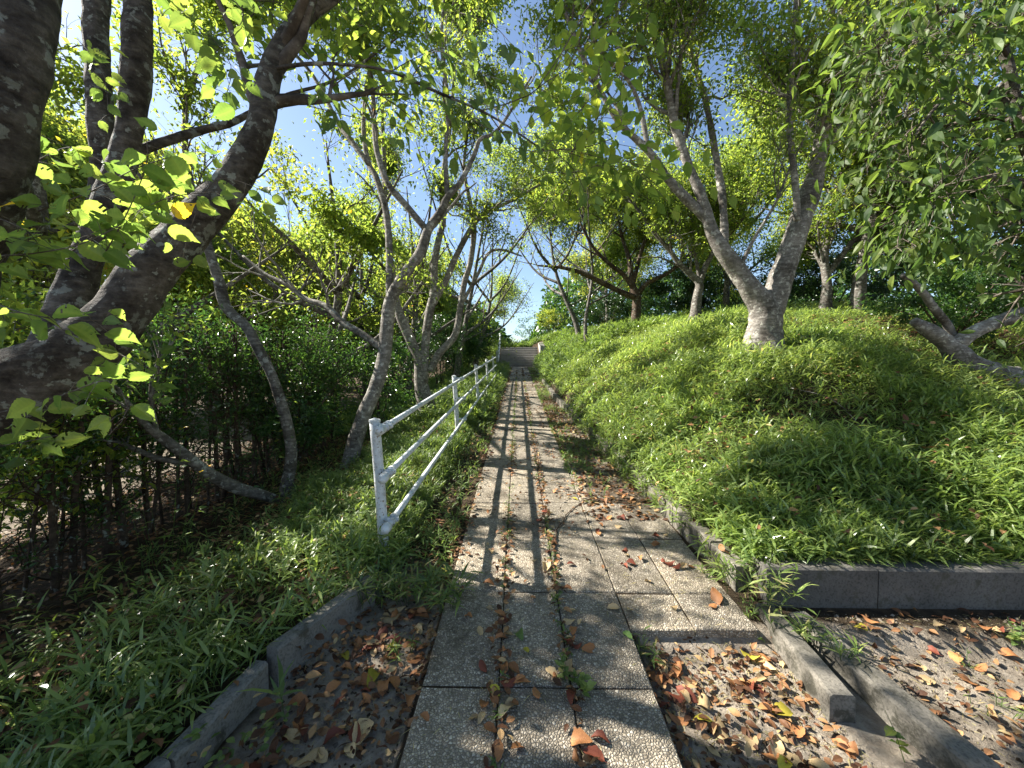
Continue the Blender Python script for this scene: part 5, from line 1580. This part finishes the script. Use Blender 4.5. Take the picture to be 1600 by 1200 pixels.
litter(-5.5, -1.6, 0.9, 9, 11000, (0.03, 0.07))
litter(-1.15, -0.46, 1.0, 3.4, 1300, (0.02, 0.06))
litter(0.62, 1.4, 1.0, 2.1, 800, (0.02, 0.06))
litter(0.62, 1.35, 3.4, 25, 7500, (0.03, 0.075), lambda x, y, r: (x < kx(y)) & (r < 0.9))
litter(-0.85, -0.4, 2.8, 25, 4500, (0.03, 0.075), lambda x, y, r: r < 0.35 + 0.6 * (vnoise(x, y, 1.7, 21) > 0))
litter(1.85, 6, 1.0, 2.25, 1700, (0.02, 0.06))
litter(1.5, 9, 2.5, 9, 1500, (0.05, 0.09), dz=0.08)
litter(1.3, 7, 2.4, 8, 1300, (0.04, 0.08), dz=0.17)
litter(-2.6, -0.9, 1.0, 7, 900, (0.04, 0.08), dz=0.09)
for x0 in (-0.09, 0.245):
    litter(x0 - 0.05, x0 + 0.05, 1.1, 24, 1700, (0.02, 0.06), lambda x, y, r, x0=x0: vnoise(y, y * 0 + x0 * 7, 1.3, 22) > -0.1)
litter(-0.45, 0.62, 2.5, 24, 900, (0.02, 0.05))
litter(0.40, 0.75, 3.6, 25, 2200, (0.02, 0.06), lambda x, y, r: vnoise(x, y, 1.5, 44) > 0.0)
litter(-0.9, 0.9, 9, 25.8, 2200, (0.03, 0.06), lambda x, y, r: vnoise(x, y, 0.9, 45) > 0.1)
litter(4.5, 9.5, 2.6, 9, 3500, (0.04, 0.08), dz=0.02)
tag(mb.build("leaf_litter", M['dry']), "brown leaf litter over soil, joints and path edges", "leaf litter", kind='stuff')

# soil crumbs, grit and bits of straw on the bare soil
mb = MB()
oct_v = np.array([[1, 0, 0], [-1, 0, 0], [0, 1, 0], [0, -1, 0], [0, 0, 0.7], [0, 0, -0.7]])
oct_f = np.array([[0, 2, 4], [2, 1, 4], [1, 3, 4], [3, 0, 4]])
for (x0, x1, y0, y1, n) in [(-1.15, -0.46, 1.0, 2.9, 5500), (0.63, 1.42, 1.0, 2.1, 5500), (1.8, 4.5, 1.0, 2.25, 12000), (0.63, 1.3, 3.6, 8, 3000), (-0.85, -0.46, 2.9, 7, 2000)]:
    x = rg.uniform(x0, x1, n); y = rg.uniform(y0, y1, n); z = gz(x, y)
    sz_ = 0.002 + 0.014 * rg.random(n) ** 5
    V = np.stack([x, y, z], 1)[:, None, :] + oct_v[None] * sz_[:, None, None] * rg.uniform(0.5, 1.3, (n, 6, 1))
    mb.add(V.reshape(-1, 3), [(oct_f[None] + (np.arange(n) * 6)[:, None, None]).reshape(-1, 3)], np.repeat(rg.uniform(0.2, 1.0, n), 6))
tag(mb.build("soil_grit", M['soil']), "grit and soil crumbs on the bare patches", "grit", kind='stuff')
mb = MB()
for (x0, x1, y0, y1, n) in [(-1.15, -0.46, 1.0, 2.9, 500), (0.63, 1.42, 1.0, 2.1, 1300), (1.8, 4.5, 1.0, 2.25, 1700), (0.63, 1.3, 2.1, 9, 900), (-0.45, 0.62, 1.0, 6, 260)]:
    x = rg.uniform(x0, x1, n); y = rg.uniform(y0, y1, n)
    z = np.array([surf(a, b) for a, b in zip(x, y)]) + 0.004
    D = rg.normal(size=(n, 3)) * np.array([1, 1, 0.12])
    ll = rg.uniform(0.02, 0.07, n)
    leaves(mb, np.stack([x, y, z], 1), D, norm(np.array([0, 0, 1.0]) + rg.normal(0, 0.3, (n, 3))), ll, 0.0025, BLADE, rg, rg.uniform(0.93, 1, n))
tag(mb.build("straw_bits", M['bamboo']), "bits of dry straw strewn over soil and slabs", "straw", kind='stuff')

# ------------------------------------------------------------------ fallen twigs and dry stalks
def stick(label, pts, r0, forks=0, seed=0, mat='bark_brown', name="fallen_branch", cat="branch"):
    rgs = np.random.default_rng(seed)
    P_, R_ = resample(pts, np.linspace(r0, r0 * 0.3, len(pts)), 22)
    P_[1:-1] += rgs.normal(0, r0 * 0.8, (20, 3)) * np.array([1, 1, 0.3])
    base = P_[0].copy()
    mb = MB(); tube(mb, P_, R_, 7)
    if forks:
        C, CR = spawn(P_[None], R_[None], forks, (0.1, 0.32), rgs, ang=(0.5, 1.0), up=-0.02, trop=-0.01, seg=5, rmax=r0 * 0.6)
        zz_ = np.array([[surf(q[0], q[1]) for q in c] for c in C])
        C[..., 2] = np.maximum(C[..., 2], zz_ + 0.004); C[..., 2] = np.minimum(C[..., 2], zz_ + 0.05)
        tubes_batch(mb, C, np.maximum(CR, 0.001), 4)
    return thing_mesh(name, mb, M[mat], label, cat, smooth=True)


def gp(a, b, up=0.012):
    p = ring(a, b); return [p[0], p[1], p[2] + up]


stick("thin dark forked twig lying across the slabs below the mound kerb", [gp(868, 905), gp(866, 868), gp(872, 830), gp(890, 800), gp(930, 775)], 0.008, 16, 1)
stick("pale forked dead twig lying at the right side of the slabs", [gp(1000, 815), gp(960, 790), gp(925, 775), gp(880, 768)], 0.007, 14, 2, 'twig')
p1 = at(1250, 640, 4.4)
stick("long thin dry stalk arching over the shaded bamboo grass on the mound", [gp(1235, 628, 0.16), gp(1290, 655, 0.24), gp(1330, 685, 0.22), gp(1356, 712, 0.12)], 0.003, 0, 3, 'bark_pale', "dry_stalk", "stalk")
